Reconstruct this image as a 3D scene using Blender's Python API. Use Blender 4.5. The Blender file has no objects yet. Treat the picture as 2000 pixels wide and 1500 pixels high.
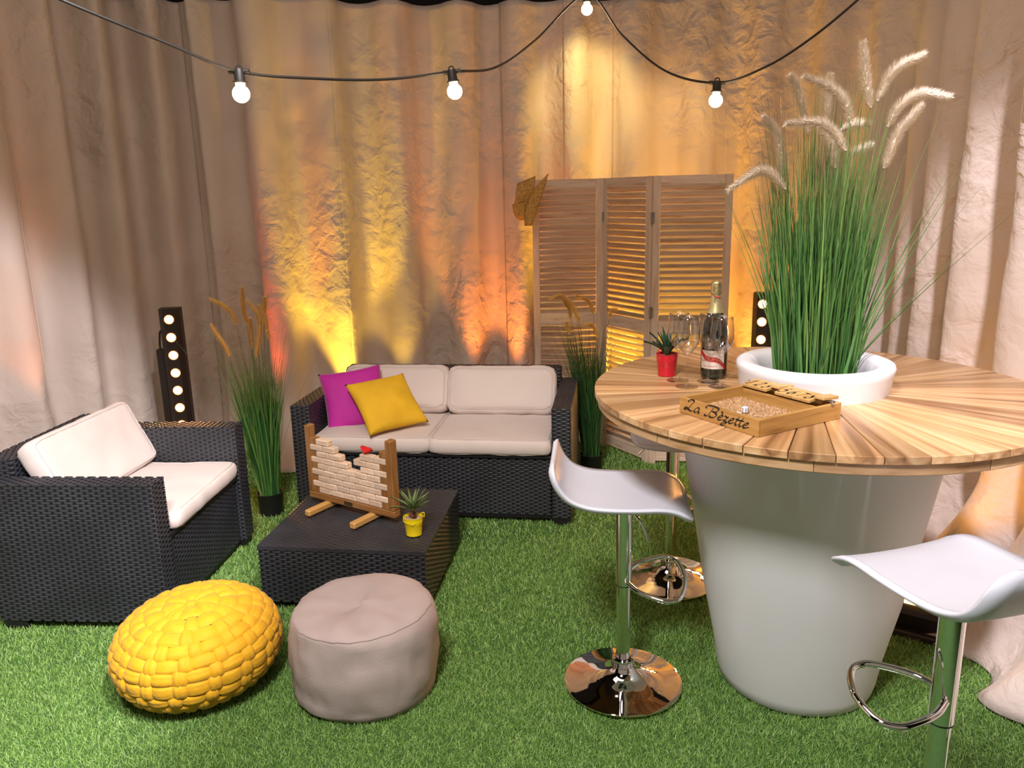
import bpy, bmesh, math, random
from mathutils import Vector, Matrix, noise
PI = math.pi
rnd = random.Random(7)
D = bpy.data
SC = bpy.context.scene
COL = SC.collection

# ------------------------------------------------------------------ camera
cd = D.cameras.new('camera'); cam = D.objects.new('camera', cd); COL.objects.link(cam)
cd.sensor_fit = 'HORIZONTAL'; cd.sensor_width = 36.0; cd.lens = 1550 / 2000 * 36.0
cd.clip_start = 0.05; cd.clip_end = 60
pit, rol = 0.2345, -0.0235
_R0 = Vector((1, 0, 0)); _U0 = Vector((0, math.sin(pit), math.cos(pit))); _F = Vector((0, math.cos(pit), -math.sin(pit)))
_R = _R0 * math.cos(rol) + _U0 * math.sin(rol); _U = -_R0 * math.sin(rol) + _U0 * math.cos(rol)
m = Matrix(((_R.x, _U.x, -_F.x, 0), (_R.y, _U.y, -_F.y, 0), (_R.z, _U.z, -_F.z, 1.65), (0, 0, 0, 1)))
cam.matrix_world = m
SC.camera = cam

# ------------------------------------------------------------------ world, exposure, stage lights, added fill
W = D.worlds.new('world'); SC.world = W; W.use_nodes = True
W.node_tree.nodes['Background'].inputs[0].default_value = (0.92, 0.70, 0.56, 1)
W.node_tree.nodes['Background'].inputs[1].default_value = 0.28
SC.view_settings.view_transform = 'Standard'
try: SC.view_settings.look = 'None'
except Exception: pass
SC.view_settings.exposure = 0.0; SC.view_settings.gamma = 1.0; SC.view_settings.use_curve_mapping = False

def spot(name, loc, aim, power, color, half, blend=0.4, size=0.08):
    l = D.lights.new(name, 'SPOT'); l.energy = power; l.color = color
    l.spot_size = math.radians(half * 2); l.spot_blend = blend; l.shadow_soft_size = size
    o = D.objects.new(name, l); COL.objects.link(o); o.location = loc
    d = Vector(aim) - Vector(loc); o.rotation_euler = d.to_track_quat('-Z', 'Y').to_euler()
    return o
def area(name, loc, aim, power, color, sx, sy):
    l = D.lights.new(name, 'AREA'); l.energy = power; l.color = color; l.shape = 'RECTANGLE'; l.size = sx; l.size_y = sy
    o = D.objects.new(name, l); COL.objects.link(o); o.location = loc
    d = Vector(aim) - Vector(loc); o.rotation_euler = d.to_track_quat('-Z', 'Y').to_euler()
    return o
def point(name, loc, power, color, size=0.03, parent=None):
    l = D.lights.new(name, 'POINT'); l.energy = power; l.color = color; l.shadow_soft_size = size
    o = D.objects.new(name, l); COL.objects.link(o); o.location = loc; o.parent = parent
    return o
WHITE = (1.0, 0.95, 0.94); COOL = (0.80, 0.88, 1.0); AMB = (1.0, 0.42, 0.05); ORG = (1.0, 0.27, 0.04); YEL = (1.0, 0.60, 0.04); RED = (1.0, 0.10, 0.02)
spot('stage_spot_centre', (-0.5, 0.2, 3.3), (-0.25, 1.85, 0.0), 540, WHITE, 37.5, 0.35, 0.28)
spot('stage_spot_left', (0.3, 0.5, 3.2), (-2.95, 2.9, 0.30), 820, (1.0, 0.94, 1.0), 24, 0.35, 0.10)
spot('stage_spot_right', (0.95, 0.6, 3.6), (2.0, 2.7, 0.9), 580, (1.0, 0.92, 1.0), 23, 0.5, 0.10)
area('overhead_fill', (-0.3, 2.0, 3.7), (-0.2, 3.4, 0), 48, (1.0, 0.75, 0.63), 3.0, 1.5)  # added soft fill standing in for the warm ambient light
# up-lights standing on the floor at the foot of the curtain
UP = [((-1.13, 4.86, 0.10), (-1.12, 5.22, 1.25), 125, YEL, 22),
      ((-1.62, 4.80, 0.10), (-1.40, 5.10, 1.2), 60, RED, 13),
      ((-0.12, 5.02, 0.10), (-0.10, 5.40, 1.2), 92, ORG, 24),
      ((-0.78, 4.98, 0.10), (-0.80, 5.30, 1.0), 30, YEL, 22),
      ((0.72, 5.20, 0.12), (0.76, 5.45, 1.6), 110, AMB, 32),
      ((0.95, 4.95, 0.20), (0.75, 4.72, 1.1), 60, YEL, 55),
      ((1.36, 4.85, 0.12), (1.45, 5.30, 1.6), 90, AMB, 32),
      ((-2.35, 4.10, 0.10), (-2.68, 4.25, 1.2), 30, ORG, 18),
      ((-2.55, 3.40, 0.10), (-2.92, 3.45, 1.2), 26, ORG, 16)]
for i, (a, b, p, c, h) in enumerate(UP): spot('floor_uplight', a, b, p, c, h, 0.5, 0.04)
spot('curtain_top_fill', (0.55, 4.75, 2.75), (0.52, 5.5, 2.2), 40, (1.0, 0.72, 0.25), 28, 0.8, 0.05)  # this spot and the next are added to make the upper curtain glow
spot('curtain_top_fill', (1.15, 4.6, 2.85), (1.0, 5.4, 1.9), 34, (1.0, 0.62, 0.22), 24, 0.8, 0.05)

# ------------------------------------------------------------------ materials
def nodes(name):
    mt = D.materials.new(name); mt.use_nodes = True
    nt = mt.node_tree; b = nt.nodes['Principled BSDF']
    return mt, nt, b
def add(nt, t, **kw):
    n = nt.nodes.new(t)
    for k, v in kw.items(): setattr(n, k, v)
    return n
def coords(nt, scale=(1, 1, 1), rand=False):
    tc = add(nt, 'ShaderNodeTexCoord'); mp = add(nt, 'ShaderNodeMapping'); mp.inputs['Scale'].default_value = scale
    nt.links.new(tc.outputs['Object'], mp.inputs['Vector'])
    if rand:
        oi = add(nt, 'ShaderNodeObjectInfo'); mu = add(nt, 'ShaderNodeMath', operation='MULTIPLY'); mu.inputs[1].default_value = 57.0
        cb = add(nt, 'ShaderNodeCombineXYZ')
        nt.links.new(oi.outputs['Random'], mu.inputs[0])
        for k in range(3): nt.links.new(mu.outputs[0], cb.inputs[k])
        nt.links.new(cb.outputs[0], mp.inputs['Location'])
    return mp.outputs['Vector']
def ramp(nt, stops):
    r = add(nt, 'ShaderNodeValToRGB'); e = r.color_ramp.elements
    e[0].position, e[0].color = stops[0][0], (*stops[0][1], 1)
    e[1].position, e[1].color = stops[-1][0], (*stops[-1][1], 1)
    for p, c in stops[1:-1]:
        x = e.new(p); x.color = (*c, 1)
    return r
def simple(name, col, rough=0.5, metal=0.0, var=0.12, scale=8, bump=0.0, bscale=60, coat=0.0, spec=0.5, sheen=0.0):
    mt, nt, b = nodes(name)
    v = coords(nt)
    n = add(nt, 'ShaderNodeTexNoise'); n.inputs['Scale'].default_value = scale; n.inputs['Detail'].default_value = 3
    nt.links.new(v, n.inputs['Vector'])
    r = ramp(nt, [(0.3, tuple(c * (1 - var) for c in col)), (0.7, tuple(min(1, c * (1 + var)) for c in col))])
    nt.links.new(n.outputs['Fac'], r.inputs[0]); nt.links.new(r.outputs[0], b.inputs['Base Color'])
    b.inputs['Roughness'].default_value = rough; b.inputs['Metallic'].default_value = metal
    b.inputs['Coat Weight'].default_value = coat; b.inputs['Specular IOR Level'].default_value = spec
    b.inputs['Sheen Weight'].default_value = sheen
    if bump:
        n2 = add(nt, 'ShaderNodeTexNoise'); n2.inputs['Scale'].default_value = bscale; n2.inputs['Detail'].default_value = 2
        nt.links.new(v, n2.inputs['Vector'])
        bp = add(nt, 'ShaderNodeBump'); bp.inputs['Strength'].default_value = bump; bp.inputs['Distance'].default_value = 0.003
        nt.links.new(n2.outputs['Fac'], bp.inputs['Height']); nt.links.new(bp.outputs[0], b.inputs['Normal'])
    return mt
def wood(name, cols, scale=(3, 40, 40), rough=0.45, tone=0.5, detail=4, bump=0.15):
    mt, nt, b = nodes(name)
    v = coords(nt, scale, True)
    n = add(nt, 'ShaderNodeTexNoise'); n.inputs['Scale'].default_value = 1; n.inputs['Detail'].default_value = detail; n.inputs['Distortion'].default_value = 0.6
    nt.links.new(v, n.inputs['Vector'])
    k = len(cols)
    r = ramp(nt, [(0.28 + 0.44 * i / (k - 1), c) for i, c in enumerate(cols)])
    nt.links.new(n.outputs['Fac'], r.inputs[0])
    oi = add(nt, 'ShaderNodeObjectInfo'); hs = add(nt, 'ShaderNodeHueSaturation')
    mr = add(nt, 'ShaderNodeMapRange'); mr.inputs['To Min'].default_value = 1 - tone / 2; mr.inputs['To Max'].default_value = 1 + tone / 2
    nt.links.new(oi.outputs['Random'], mr.inputs['Value']); nt.links.new(mr.outputs[0], hs.inputs['Value'])
    nt.links.new(r.outputs[0], hs.inputs['Color']); nt.links.new(hs.outputs[0], b.inputs['Base Color'])
    b.inputs['Roughness'].default_value = rough
    bp = add(nt, 'ShaderNodeBump'); bp.inputs['Strength'].default_value = bump; bp.inputs['Distance'].default_value = 0.002
    nt.links.new(n.outputs['Fac'], bp.inputs['Height']); nt.links.new(bp.outputs[0], b.inputs['Normal'])
    return mt
def emit(name, col, strength):
    mt, nt, b = nodes(name)
    b.inputs['Base Color'].default_value = (*col, 1); b.inputs['Emission Color'].default_value = (*col, 1); b.inputs['Emission Strength'].default_value = strength
    return mt
def glassmat(name, col=(1, 1, 1), rough=0.0, ior=1.45):
    mt, nt, b = nodes(name)
    b.inputs['Base Color'].default_value = (*col, 1); b.inputs['Roughness'].default_value = rough
    b.inputs['Transmission Weight'].default_value = 1.0; b.inputs['IOR'].default_value = ior
    return mt
def thin_glass(name):
    """thin-walled glass: sees straight through, reflects by Fresnel, a little grey at grazing angles"""
    mt, nt, b = nodes(name); nt.nodes.remove(b); out = nt.nodes['Material Output']
    tr = add(nt, 'ShaderNodeBsdfTransparent'); gl = add(nt, 'ShaderNodeBsdfGlossy'); gl.inputs['Roughness'].default_value = 0.015
    lw = add(nt, 'ShaderNodeLayerWeight'); lw.inputs['Blend'].default_value = 0.5
    r = ramp(nt, [(0.0, (0.98, 0.98, 0.98)), (0.75, (0.94, 0.94, 0.94)), (1.0, (0.70, 0.70, 0.70))]); nt.links.new(lw.outputs['Facing'], r.inputs[0]); nt.links.new(r.outputs[0], tr.inputs['Color'])
    r2 = ramp(nt, [(0.0, (0.07, 0.07, 0.07)), (0.6, (0.16, 0.16, 0.16)), (1.0, (0.95, 0.95, 0.95))]); nt.links.new(lw.outputs['Facing'], r2.inputs[0])
    mx = add(nt, 'ShaderNodeMixShader'); nt.links.new(r2.outputs[0], mx.inputs[0]); nt.links.new(tr.outputs[0], mx.inputs[1]); nt.links.new(gl.outputs[0], mx.inputs[2]); nt.links.new(mx.outputs[0], out.inputs['Surface'])
    return mt

def curtain_mat():
    mt, nt, b = nodes('curtain_cloth')
    v = coords(nt)
    n = add(nt, 'ShaderNodeTexNoise'); n.inputs['Scale'].default_value = 1.7; n.inputs['Detail'].default_value = 3
    nt.links.new(v, n.inputs['Vector'])
    r = ramp(nt, [(0.3, (0.60, 0.51, 0.44)), (0.7, (0.68, 0.59, 0.52))])
    nt.links.new(n.outputs['Fac'], r.inputs[0]); nt.links.new(r.outputs[0], b.inputs['Base Color'])
    b.inputs['Roughness'].default_value = 0.75; b.inputs['Sheen Weight'].default_value = 0.15
    a = add(nt, 'ShaderNodeTexNoise'); a.noise_type = 'RIDGED_MULTIFRACTAL'; a.inputs['Scale'].default_value = 3.4; a.inputs['Detail'].default_value = 2.0; a.inputs['Distortion'].default_value = 0.35
    nt.links.new(v, a.inputs['Vector'])
    c = add(nt, 'ShaderNodeTexNoise'); c.inputs['Scale'].default_value = 10; c.inputs['Detail'].default_value = 4; c.inputs['Distortion'].default_value = 0.4
    nt.links.new(v, c.inputs['Vector'])
    # crumpling comes and goes over the cloth
    k = add(nt, 'ShaderNodeTexNoise'); k.inputs['Scale'].default_value = 0.9
    nt.links.new(v, k.inputs['Vector'])
    kr = add(nt, 'ShaderNodeMapRange'); kr.inputs['From Min'].default_value = 0.38; kr.inputs['From Max'].default_value = 0.62; kr.inputs['To Min'].default_value = 0.12
    nt.links.new(k.outputs['Fac'], kr.inputs['Value'])
    b1 = add(nt, 'ShaderNodeBump'); b1.inputs['Distance'].default_value = 0.028; b1.inputs['Strength'].default_value = 0.7
    b2 = add(nt, 'ShaderNodeBump'); b2.inputs['Distance'].default_value = 0.036
    nt.links.new(a.outputs['Fac'], b1.inputs['Height']); nt.links.new(c.outputs['Fac'], b2.inputs['Height'])
    nt.links.new(kr.outputs[0], b2.inputs['Strength'])
    nt.links.new(b1.outputs[0], b2.inputs['Normal']); nt.links.new(b2.outputs[0], b.inputs['Normal'])
    return mt
def blade_mat(name, cols, rough=0.5, tipfade=None):
    mt, nt, b = nodes(name)
    g = add(nt, 'ShaderNodeNewGeometry')
    r = ramp(nt, [(i / (len(cols) - 1), c) for i, c in enumerate(cols)])
    nt.links.new(g.outputs['Random Per Island'], r.inputs[0])
    out = r.outputs[0]
    if tipfade:
        tc = add(nt, 'ShaderNodeTexCoord'); s = add(nt, 'ShaderNodeSeparateXYZ'); nt.links.new(tc.outputs['Object'], s.inputs[0])
        mr = add(nt, 'ShaderNodeMapRange'); mr.inputs['From Min'].default_value = tipfade[0]; mr.inputs['From Max'].default_value = tipfade[1]
        nt.links.new(s.outputs['Z'], mr.inputs['Value'])
        mx = add(nt, 'ShaderNodeMix', data_type='RGBA'); nt.links.new(mr.outputs[0], mx.inputs['Factor'])
        nt.links.new(out, mx.inputs['A']); mx.inputs['B'].default_value = (*tipfade[2], 1); out = mx.outputs['Result']
    nt.links.new(out, b.inputs['Base Color'])
    b.inputs['Roughness'].default_value = rough
    return mt

M_CURT = curtain_mat()
M_BLACK = simple('black_drape', (0.006, 0.006, 0.007), 0.95)
M_FLOORBASE = simple('turf_backing', (0.05, 0.12, 0.025), 0.95, var=0.3, scale=30)
M_TURF = blade_mat('turf_blade', [(0.10, 0.23, 0.04), (0.19, 0.37, 0.065), (0.29, 0.49, 0.11), (0.42, 0.58, 0.21)], 0.5)
M_RAT = simple('rattan_plastic', (0.034, 0.036, 0.043), 0.36, var=0.25, scale=5, spec=0.6)
M_RATD = simple('rattan_foot_gap_shade', (0.008, 0.008, 0.009), 0.5)  # feet and rails; also shade put into colour between the woven strands
M_CUSH = simple('cream_cushion_cloth', (0.68, 0.59, 0.535), 0.8, var=0.03, scale=3, bump=0.15, bscale=220, sheen=0.1)
M_CUSHP = simple('cushion_piping', (0.56, 0.48, 0.43), 0.8, var=0.03)
M_TAUPE = simple('taupe_canvas', (0.43, 0.345, 0.32), 0.85, var=0.05, scale=5, bump=0.25, bscale=160)
M_TAUPED = simple('taupe_seam', (0.36, 0.285, 0.265), 0.9)
M_MAG = simple('magenta_cotton', (0.50, 0.010, 0.31), 0.7, var=0.08, bump=0.2, bscale=200, sheen=0.2)
M_YPIL = simple('mustard_knit', (0.76, 0.44, 0.012), 0.8, var=0.06, bump=0.9, bscale=170)
M_YARN = simple('yellow_jersey', (0.68, 0.35, 0.003), 0.75, var=0.08, scale=25, bump=0.5, bscale=90, sheen=0.1)
M_YARND = simple('yellow_jersey_core', (0.30, 0.15, 0.002), 0.9)
M_POT = simple('white_polyethylene', (0.72, 0.72, 0.73), 0.38, var=0.02, scale=3)
M_BOWL = simple('white_bowl_plastic', (0.72, 0.72, 0.74), 0.35, var=0.02)
M_PU = simple('white_leatherette', (0.64, 0.66, 0.75), 0.36, var=0.02, bump=0.12, bscale=420)
M_PUS = simple('white_stitching', (0.50, 0.50, 0.55), 0.6)
M_CHROME = simple('chrome', (0.86, 0.86, 0.87), 0.035, 1.0, var=0.02)
M_DRUB = simple('black_rubber', (0.01, 0.01, 0.01), 0.6)
M_PLANK = wood('teak_plank', [(0.20, 0.095, 0.038), (0.40, 0.215, 0.095), (0.53, 0.32, 0.155), (0.64, 0.44, 0.25)], (1.0, 24, 24), 0.30, 0.50)
M_RING = wood('teak_edge', [(0.34, 0.18, 0.08), (0.50, 0.30, 0.15), (0.58, 0.38, 0.20)], (9, 9, 60), 0.4, 0.55)
M_SLAT = wood('whitewashed_pine', [(0.46, 0.29, 0.19), (0.66, 0.50, 0.38), (0.72, 0.57, 0.45), (0.75, 0.61, 0.49)], (5, 60, 60), 0.6, 0.16)
M_FRAMEW = wood('whitewashed_frame', [(0.56, 0.41, 0.31), (0.68, 0.53, 0.41), (0.74, 0.60, 0.48)], (40, 40, 4), 0.6, 0.1)
M_FRAMEB = wood('brown_stained_wood', [(0.19, 0.075, 0.02), (0.30, 0.135, 0.038), (0.38, 0.19, 0.06)], (30, 30, 5), 0.45, 0.15)
M_FRAMEH = wood('brown_stained_beam', [(0.21, 0.085, 0.025), (0.31, 0.14, 0.04), (0.38, 0.19, 0.06)], (5, 30, 30), 0.45, 0.15)
M_FEET = wood('honey_pine', [(0.52, 0.26, 0.06), (0.62, 0.34, 0.10), (0.68, 0.40, 0.13)], (30, 4, 30), 0.45, 0.1)
M_BRICK = wood('beech_block', [(0.60, 0.42, 0.28), (0.74, 0.56, 0.41), (0.80, 0.63, 0.48)], (14, 60, 60), 0.55, 0.28)
M_BOX = wood('varnished_pine_box', [(0.30, 0.15, 0.035), (0.46, 0.25, 0.07), (0.52, 0.30, 0.095)], (6, 6, 70), 0.4, 0.1)
M_TILE = wood('varnished_tile', [(0.46, 0.26, 0.08), (0.56, 0.34, 0.12), (0.62, 0.39, 0.15)], (30, 8, 30), 0.4, 0.12)
M_INK = simple('black_print', (0.012, 0.009, 0.008), 0.6)
M_COIR = simple('coir', (0.50, 0.31, 0.16), 0.95, var=0.35, scale=220, bump=1.0, bscale=260)
M_GLASS = thin_glass('clear_glass')
M_BOT = simple('dark_green_bottle_glass', (0.010, 0.014, 0.008), 0.06, spec=0.7, coat=0.5)
M_GOLD = simple('gold_foil', (0.62, 0.50, 0.24), 0.32, 0.85, var=0.2, scale=90, bump=0.7, bscale=120)
M_GOLDS = simple('smooth_gold_neck', (0.50, 0.42, 0.20), 0.42, 0.55, var=0.06)
M_LABEL = simple('cream_paper', (0.74, 0.62, 0.52), 0.7, var=0.04)
M_REDP = simple('red_sash', (0.48, 0.01, 0.02), 0.5, var=0.06)
M_REDB = simple('red_enamel', (0.50, 0.008, 0.02), 0.3, var=0.08, coat=0.3)
M_YELB = simple('yellow_enamel', (0.86, 0.66, 0.006), 0.3, var=0.04, coat=0.3)
M_REDH = simple('red_lacquer_wood', (0.60, 0.012, 0.01), 0.35, var=0.1)
M_GRAVEL = simple('pale_gravel', (0.55, 0.40, 0.28), 0.9, var=0.45, scale=300, bump=1.0, bscale=300)
M_SOIL = simple('dark_potting_base', (0.02, 0.014, 0.01), 0.95)
M_BPOT = simple('black_plastic_pot', (0.010, 0.010, 0.011), 0.45)
M_SUCC = blade_mat('succulent_leaf', [(0.05, 0.10, 0.035), (0.13, 0.20, 0.06), (0.24, 0.32, 0.13)], 0.5)
M_ALOE = blade_mat('aloe_leaf', [(0.012, 0.045, 0.022), (0.03, 0.085, 0.04)], 0.4)
M_CONE = simple('reddish_stem', (0.16, 0.05, 0.035), 0.8, var=0.4, scale=200)
M_BRASS = simple('aged_brass', (0.16, 0.13, 0.07), 0.4, 0.8, var=0.3, scale=120)
M_STEEL = simple('screw_steel', (0.35, 0.33, 0.30), 0.35, 0.9)
M_DICE = simple('white_dice', (0.80, 0.80, 0.82), 0.3, var=0.01)
M_CABLE = simple('black_cable', (0.012, 0.009, 0.007), 0.5)
M_BULB = emit('warm_bulb', (1.0, 0.80, 0.48), 14)
M_LENS = emit('warm_lamp_lens', (1.0, 0.62, 0.26), 16)
M_HALO = emit('amber_halo_glow', (1.0, 0.36, 0.07), 1.3)  # glow given to the lamp rings to imitate an amber halo
M_FLOOD = emit('amber_lamp_lens', (1.0, 0.52, 0.10), 16)
M_LBODY = simple('black_lamp_housing', (0.022, 0.013, 0.011), 0.5)
M_STRAW = simple('straw', (0.50, 0.28, 0.07), 0.8, var=0.35, scale=90, bump=1.0, bscale=130)
M_PLUME = blade_mat('pale_plume', [(0.80, 0.70, 0.52), (0.90, 0.80, 0.64), (0.95, 0.87, 0.76)], 0.8)
M_PLUMEY = blade_mat('amber_lit_straw_plume', [(0.85, 0.56, 0.15), (0.93, 0.64, 0.20), (0.96, 0.72, 0.28)], 0.8)  # straw colour brightened, with the amber light on it put in
M_BIG = blade_mat('tall_grass_blade', [(0.020, 0.075, 0.018), (0.04, 0.13, 0.03), (0.085, 0.20, 0.045), (0.16, 0.27, 0.06)], 0.4, (1.35, 2.1, (0.20, 0.24, 0.07)))
M_LEFTG = blade_mat('green_grass_blade', [(0.018, 0.085, 0.02), (0.04, 0.15, 0.03), (0.10, 0.22, 0.04), (0.15, 0.27, 0.06)], 0.45, (0.55, 1.15, (0.16, 0.12, 0.035)))
M_REARG = blade_mat('dark_grass_blade', [(0.012, 0.05, 0.014), (0.03, 0.10, 0.025), (0.07, 0.17, 0.04)], 0.45, (0.5, 1.2, (0.05, 0.06, 0.015)))

# ------------------------------------------------------------------ mesh helpers
class MB:
    def __init__(s): s.v = []; s.f = []
    def quad_grid(s, rows, closed_u=False, closed_v=False, flip=False):
        """rows: list of equal-length lists of points"""
        b = len(s.v); n = len(rows); k = len(rows[0])
        for r in rows: s.v.extend([tuple(p) for p in r])
        for i in range(n if closed_v else n - 1):
            for j in range(k if closed_u else k - 1):
                a = b + i * k + j; c = b + i * k + (j + 1) % k; d = b + ((i + 1) % n) * k + (j + 1) % k; e = b + ((i + 1) % n) * k + j
                s.f.append((a, e, d, c) if flip else (a, c, d, e))
        return b
    def box(s, x0, x1, y0, y1, z0, z1, c=0.0, M=None):
        """box with chamfered edges"""
        b = len(s.v)
        if c <= 0:
            P = [(x, y, z) for z in (z0, z1) for y in (y0, y1) for x in (x0, x1)]
            s.v.extend(P if M is None else [tuple(M @ Vector(p)) for p in P])
            for q in ((0, 2, 3, 1), (4, 5, 7, 6), (0, 1, 5, 4), (2, 6, 7, 3), (0, 4, 6, 2), (1, 3, 7, 5)): s.f.append(tuple(b + i for i in q))
            return
        cx, cy, cz = (x0 + x1) / 2, (y0 + y1) / 2, (z0 + z1) / 2; hx, hy, hz = (x1 - x0) / 2, (y1 - y0) / 2, (z1 - z0) / 2
        idx = {}; P = []
        for sx in (-1, 1):
            for sy in (-1, 1):
                for sz in (-1, 1):
                    for ax in range(3):
                        h = [hx - c, hy - c, hz - c]; h[ax] += c
                        idx[(sx, sy, sz, ax)] = len(P)
                        P.append((cx + sx * h[0], cy + sy * h[1], cz + sz * h[2]))
        s.v.extend(P if M is None else [tuple(M @ Vector(p)) for p in P])
        def F(L): s.f.append(tuple(b + i for i in L))
        for ax in range(3):
            o = [a for a in range(3) if a != ax]
            for sg in (-1, 1):
                L = []
                for (p, q) in ((-1, -1), (1, -1), (1, 1), (-1, 1)):
                    k = [0, 0, 0]; k[ax] = sg; k[o[0]] = p; k[o[1]] = q; L.append(idx[(*k, ax)])
                if (sg > 0) == (ax == 1): L.reverse()
                F(L)
        for ax in range(3):
            o = [a for a in range(3) if a != ax]
            for p in (-1, 1):
                for q in (-1, 1):
                    k0 = [0, 0, 0]; k1 = [0, 0, 0]; k0[ax] = -1; k1[ax] = 1
                    for k in (k0, k1): k[o[0]] = p; k[o[1]] = q
                    L = [idx[(*k0, o[0])], idx[(*k1, o[0])], idx[(*k1, o[1])], idx[(*k0, o[1])]]
                    if (p * q > 0) == (ax == 1): L.reverse()
                    F(L)
        for sx in (-1, 1):
            for sy in (-1, 1):
                for sz in (-1, 1):
                    L = [idx[(sx, sy, sz, a)] for a in range(3)]
                    if sx * sy * sz < 0: L.reverse()
                    F(L)
    def lathe(s, prof, n=32, M=None, cap0=False, cap1=False, cx=0, cy=0):
        b = len(s.v)
        for (r, z) in prof:
            for j in range(n):
                a = 2 * PI * j / n; p = Vector((cx + r * math.cos(a), cy + r * math.sin(a), z))
                s.v.append(tuple(p if M is None else M @ p))
        for i in range(len(prof) - 1):
            for j in range(n):
                s.f.append((b + i * n + j, b + i * n + (j + 1) % n, b + (i + 1) * n + (j + 1) % n, b + (i + 1) * n + j))
        if cap0: s.f.append(tuple(b + j for j in reversed(range(n))))
        if cap1: s.f.append(tuple(b + (len(prof) - 1) * n + j for j in range(n)))
    def tube(s, pts, r, n=8, closed=False, caps=True, taper=None):
        P = [Vector(p) for p in pts]; k = len(P); b = len(s.v)
        T = []
        for i in range(k):
            a = P[(i - 1) % k] if (closed or i > 0) else P[i]; c = P[(i + 1) % k] if (closed or i < k - 1) else P[i]
            T.append((c - a).normalized())
        up = Vector((0, 0, 1)) if abs(T[0].z) < 0.9 else Vector((1, 0, 0))
        N = (up - T[0] * up.dot(T[0])).normalized()
        for i in range(k):
            N = (N - T[i] * N.dot(T[i])).normalized(); B = T[i].cross(N)
            rr = r if taper is None else r * taper(i / max(1, k - 1))
            for j in range(n):
                a = 2 * PI * j / n; s.v.append(tuple(P[i] + (N * math.cos(a) + B * math.sin(a)) * rr))
        for i in range(k if closed else k - 1):
            for j in range(n):
                a = b + i * n; c = b + ((i + 1) % k) * n
                s.f.append((a + j, a + (j + 1) % n, c + (j + 1) % n, c + j))
        if caps and not closed:
            s.f.append(tuple(b + j for j in reversed(range(n)))); s.f.append(tuple(b + (k - 1) * n + j for j in range(n)))
    def cyl(s, p0, p1, r, n=16): s.tube([p0, p1], r, n)
    def mesh(s, name, mat, smooth=True, auto=None):
        me = D.meshes.new(name); me.from_pydata(s.v, [], s.f); me.update()
        if mat: me.materials.append(mat)
        if mat is M_RAT:
            me.materials.append(M_RATD); dk = getattr(s, 'dark', set()); me.polygons.foreach_set('material_index', [1 if i in dk else 0 for i in range(len(me.polygons))])
        if smooth: me.polygons.foreach_set('use_smooth', [True] * len(me.polygons))
        if smooth and auto is not None:
            try: me.set_sharp_from_angle(angle=math.radians(auto))
            except Exception: pass
        return me
    def build(s, name, mat, parent=None, smooth=True, auto=40, loc=None, rot=None, label=None):
        o = D.objects.new(name, s.mesh(name, mat, smooth, auto)); COL.objects.link(o)
        if parent is not None: o.parent = parent
        if loc is not None: o.location = loc
        if rot is not None: o.rotation_euler = rot
        if label: o['label'] = label
        return o
def thing(name, label, cat, loc=(0, 0, 0), rz=0.0, group=None):
    o = D.objects.new(name, None); COL.objects.link(o); o.location = loc; o.rotation_euler = (0, 0, rz); o.empty_display_size = 0.05
    o['label'] = label; o['category'] = cat
    if group: o['group'] = group
    return o
def tag(o, label=None, cat=None, group=None, kind=None):
    if label: o['label'] = label
    if cat: o['category'] = cat
    if group: o['group'] = group
    if kind: o['kind'] = kind
    return o
def inst(name, me, parent, loc=(0, 0, 0), rot=(0, 0, 0), scale=(1, 1, 1)):
    o = D.objects.new(name, me); COL.objects.link(o); o.parent = parent; o.location = loc; o.rotation_euler = rot; o.scale = scale
    return o
def copy_tree(o, parent=None):
    kids = list(o.children); c = o.copy(); COL.objects.link(c)
    if parent is not None: c.parent = parent
    for k in kids: copy_tree(k, c)
    return c
def cat_rom(P, n=8, closed=False):
    P = [Vector(p) for p in P]; k = len(P); out = []
    segs = k if closed else k - 1
    for i in range(segs):
        p0 = P[(i - 1) % k] if closed or i > 0 else P[0] * 2 - P[1]
        p1 = P[i]; p2 = P[(i + 1) % k]
        p3 = P[(i + 2) % k] if closed or i + 2 < k else P[-1] * 2 - P[-2]
        for j in range(n):
            t = j / n
            out.append(0.5 * ((2 * p1) + (p2 - p0) * t + (2 * p0 - 5 * p1 + 4 * p2 - p3) * t * t + (3 * p1 - p0 - 3 * p2 + p3) * t ** 3))
    if not closed: out.append(P[-1])
    return out

# ------------------------------------------------------------------ room
b = MB(); b.box(-5, 4, -4, 7, -0.06, 0.0); fl = b.build('floor', M_FLOORBASE, None, False); fl['kind'] = 'structure'
b = MB(); b.box(-5, 4, 6.2, 6.3, 0, 4.2); o = b.build('wall_back', M_BLACK, None, False); o['kind'] = 'structure'
b = MB(); b.box(-4.6, -4.5, -1.5, 6.2, 0, 4.2); o = b.build('wall_left', M_BLACK, None, False); o['kind'] = 'structure'
b = MB(); b.box(3.2, 3.3, -1.5, 6.2, 0, 4.2); o = b.build('wall_right', M_BLACK, None, False); o['kind'] = 'structure'
b = MB(); b.box(-5, 4, -1.5, 6.3, 4.2, 4.3); o = b.build('ceiling', M_BLACK, None, False); o['kind'] = 'structure'

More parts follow.
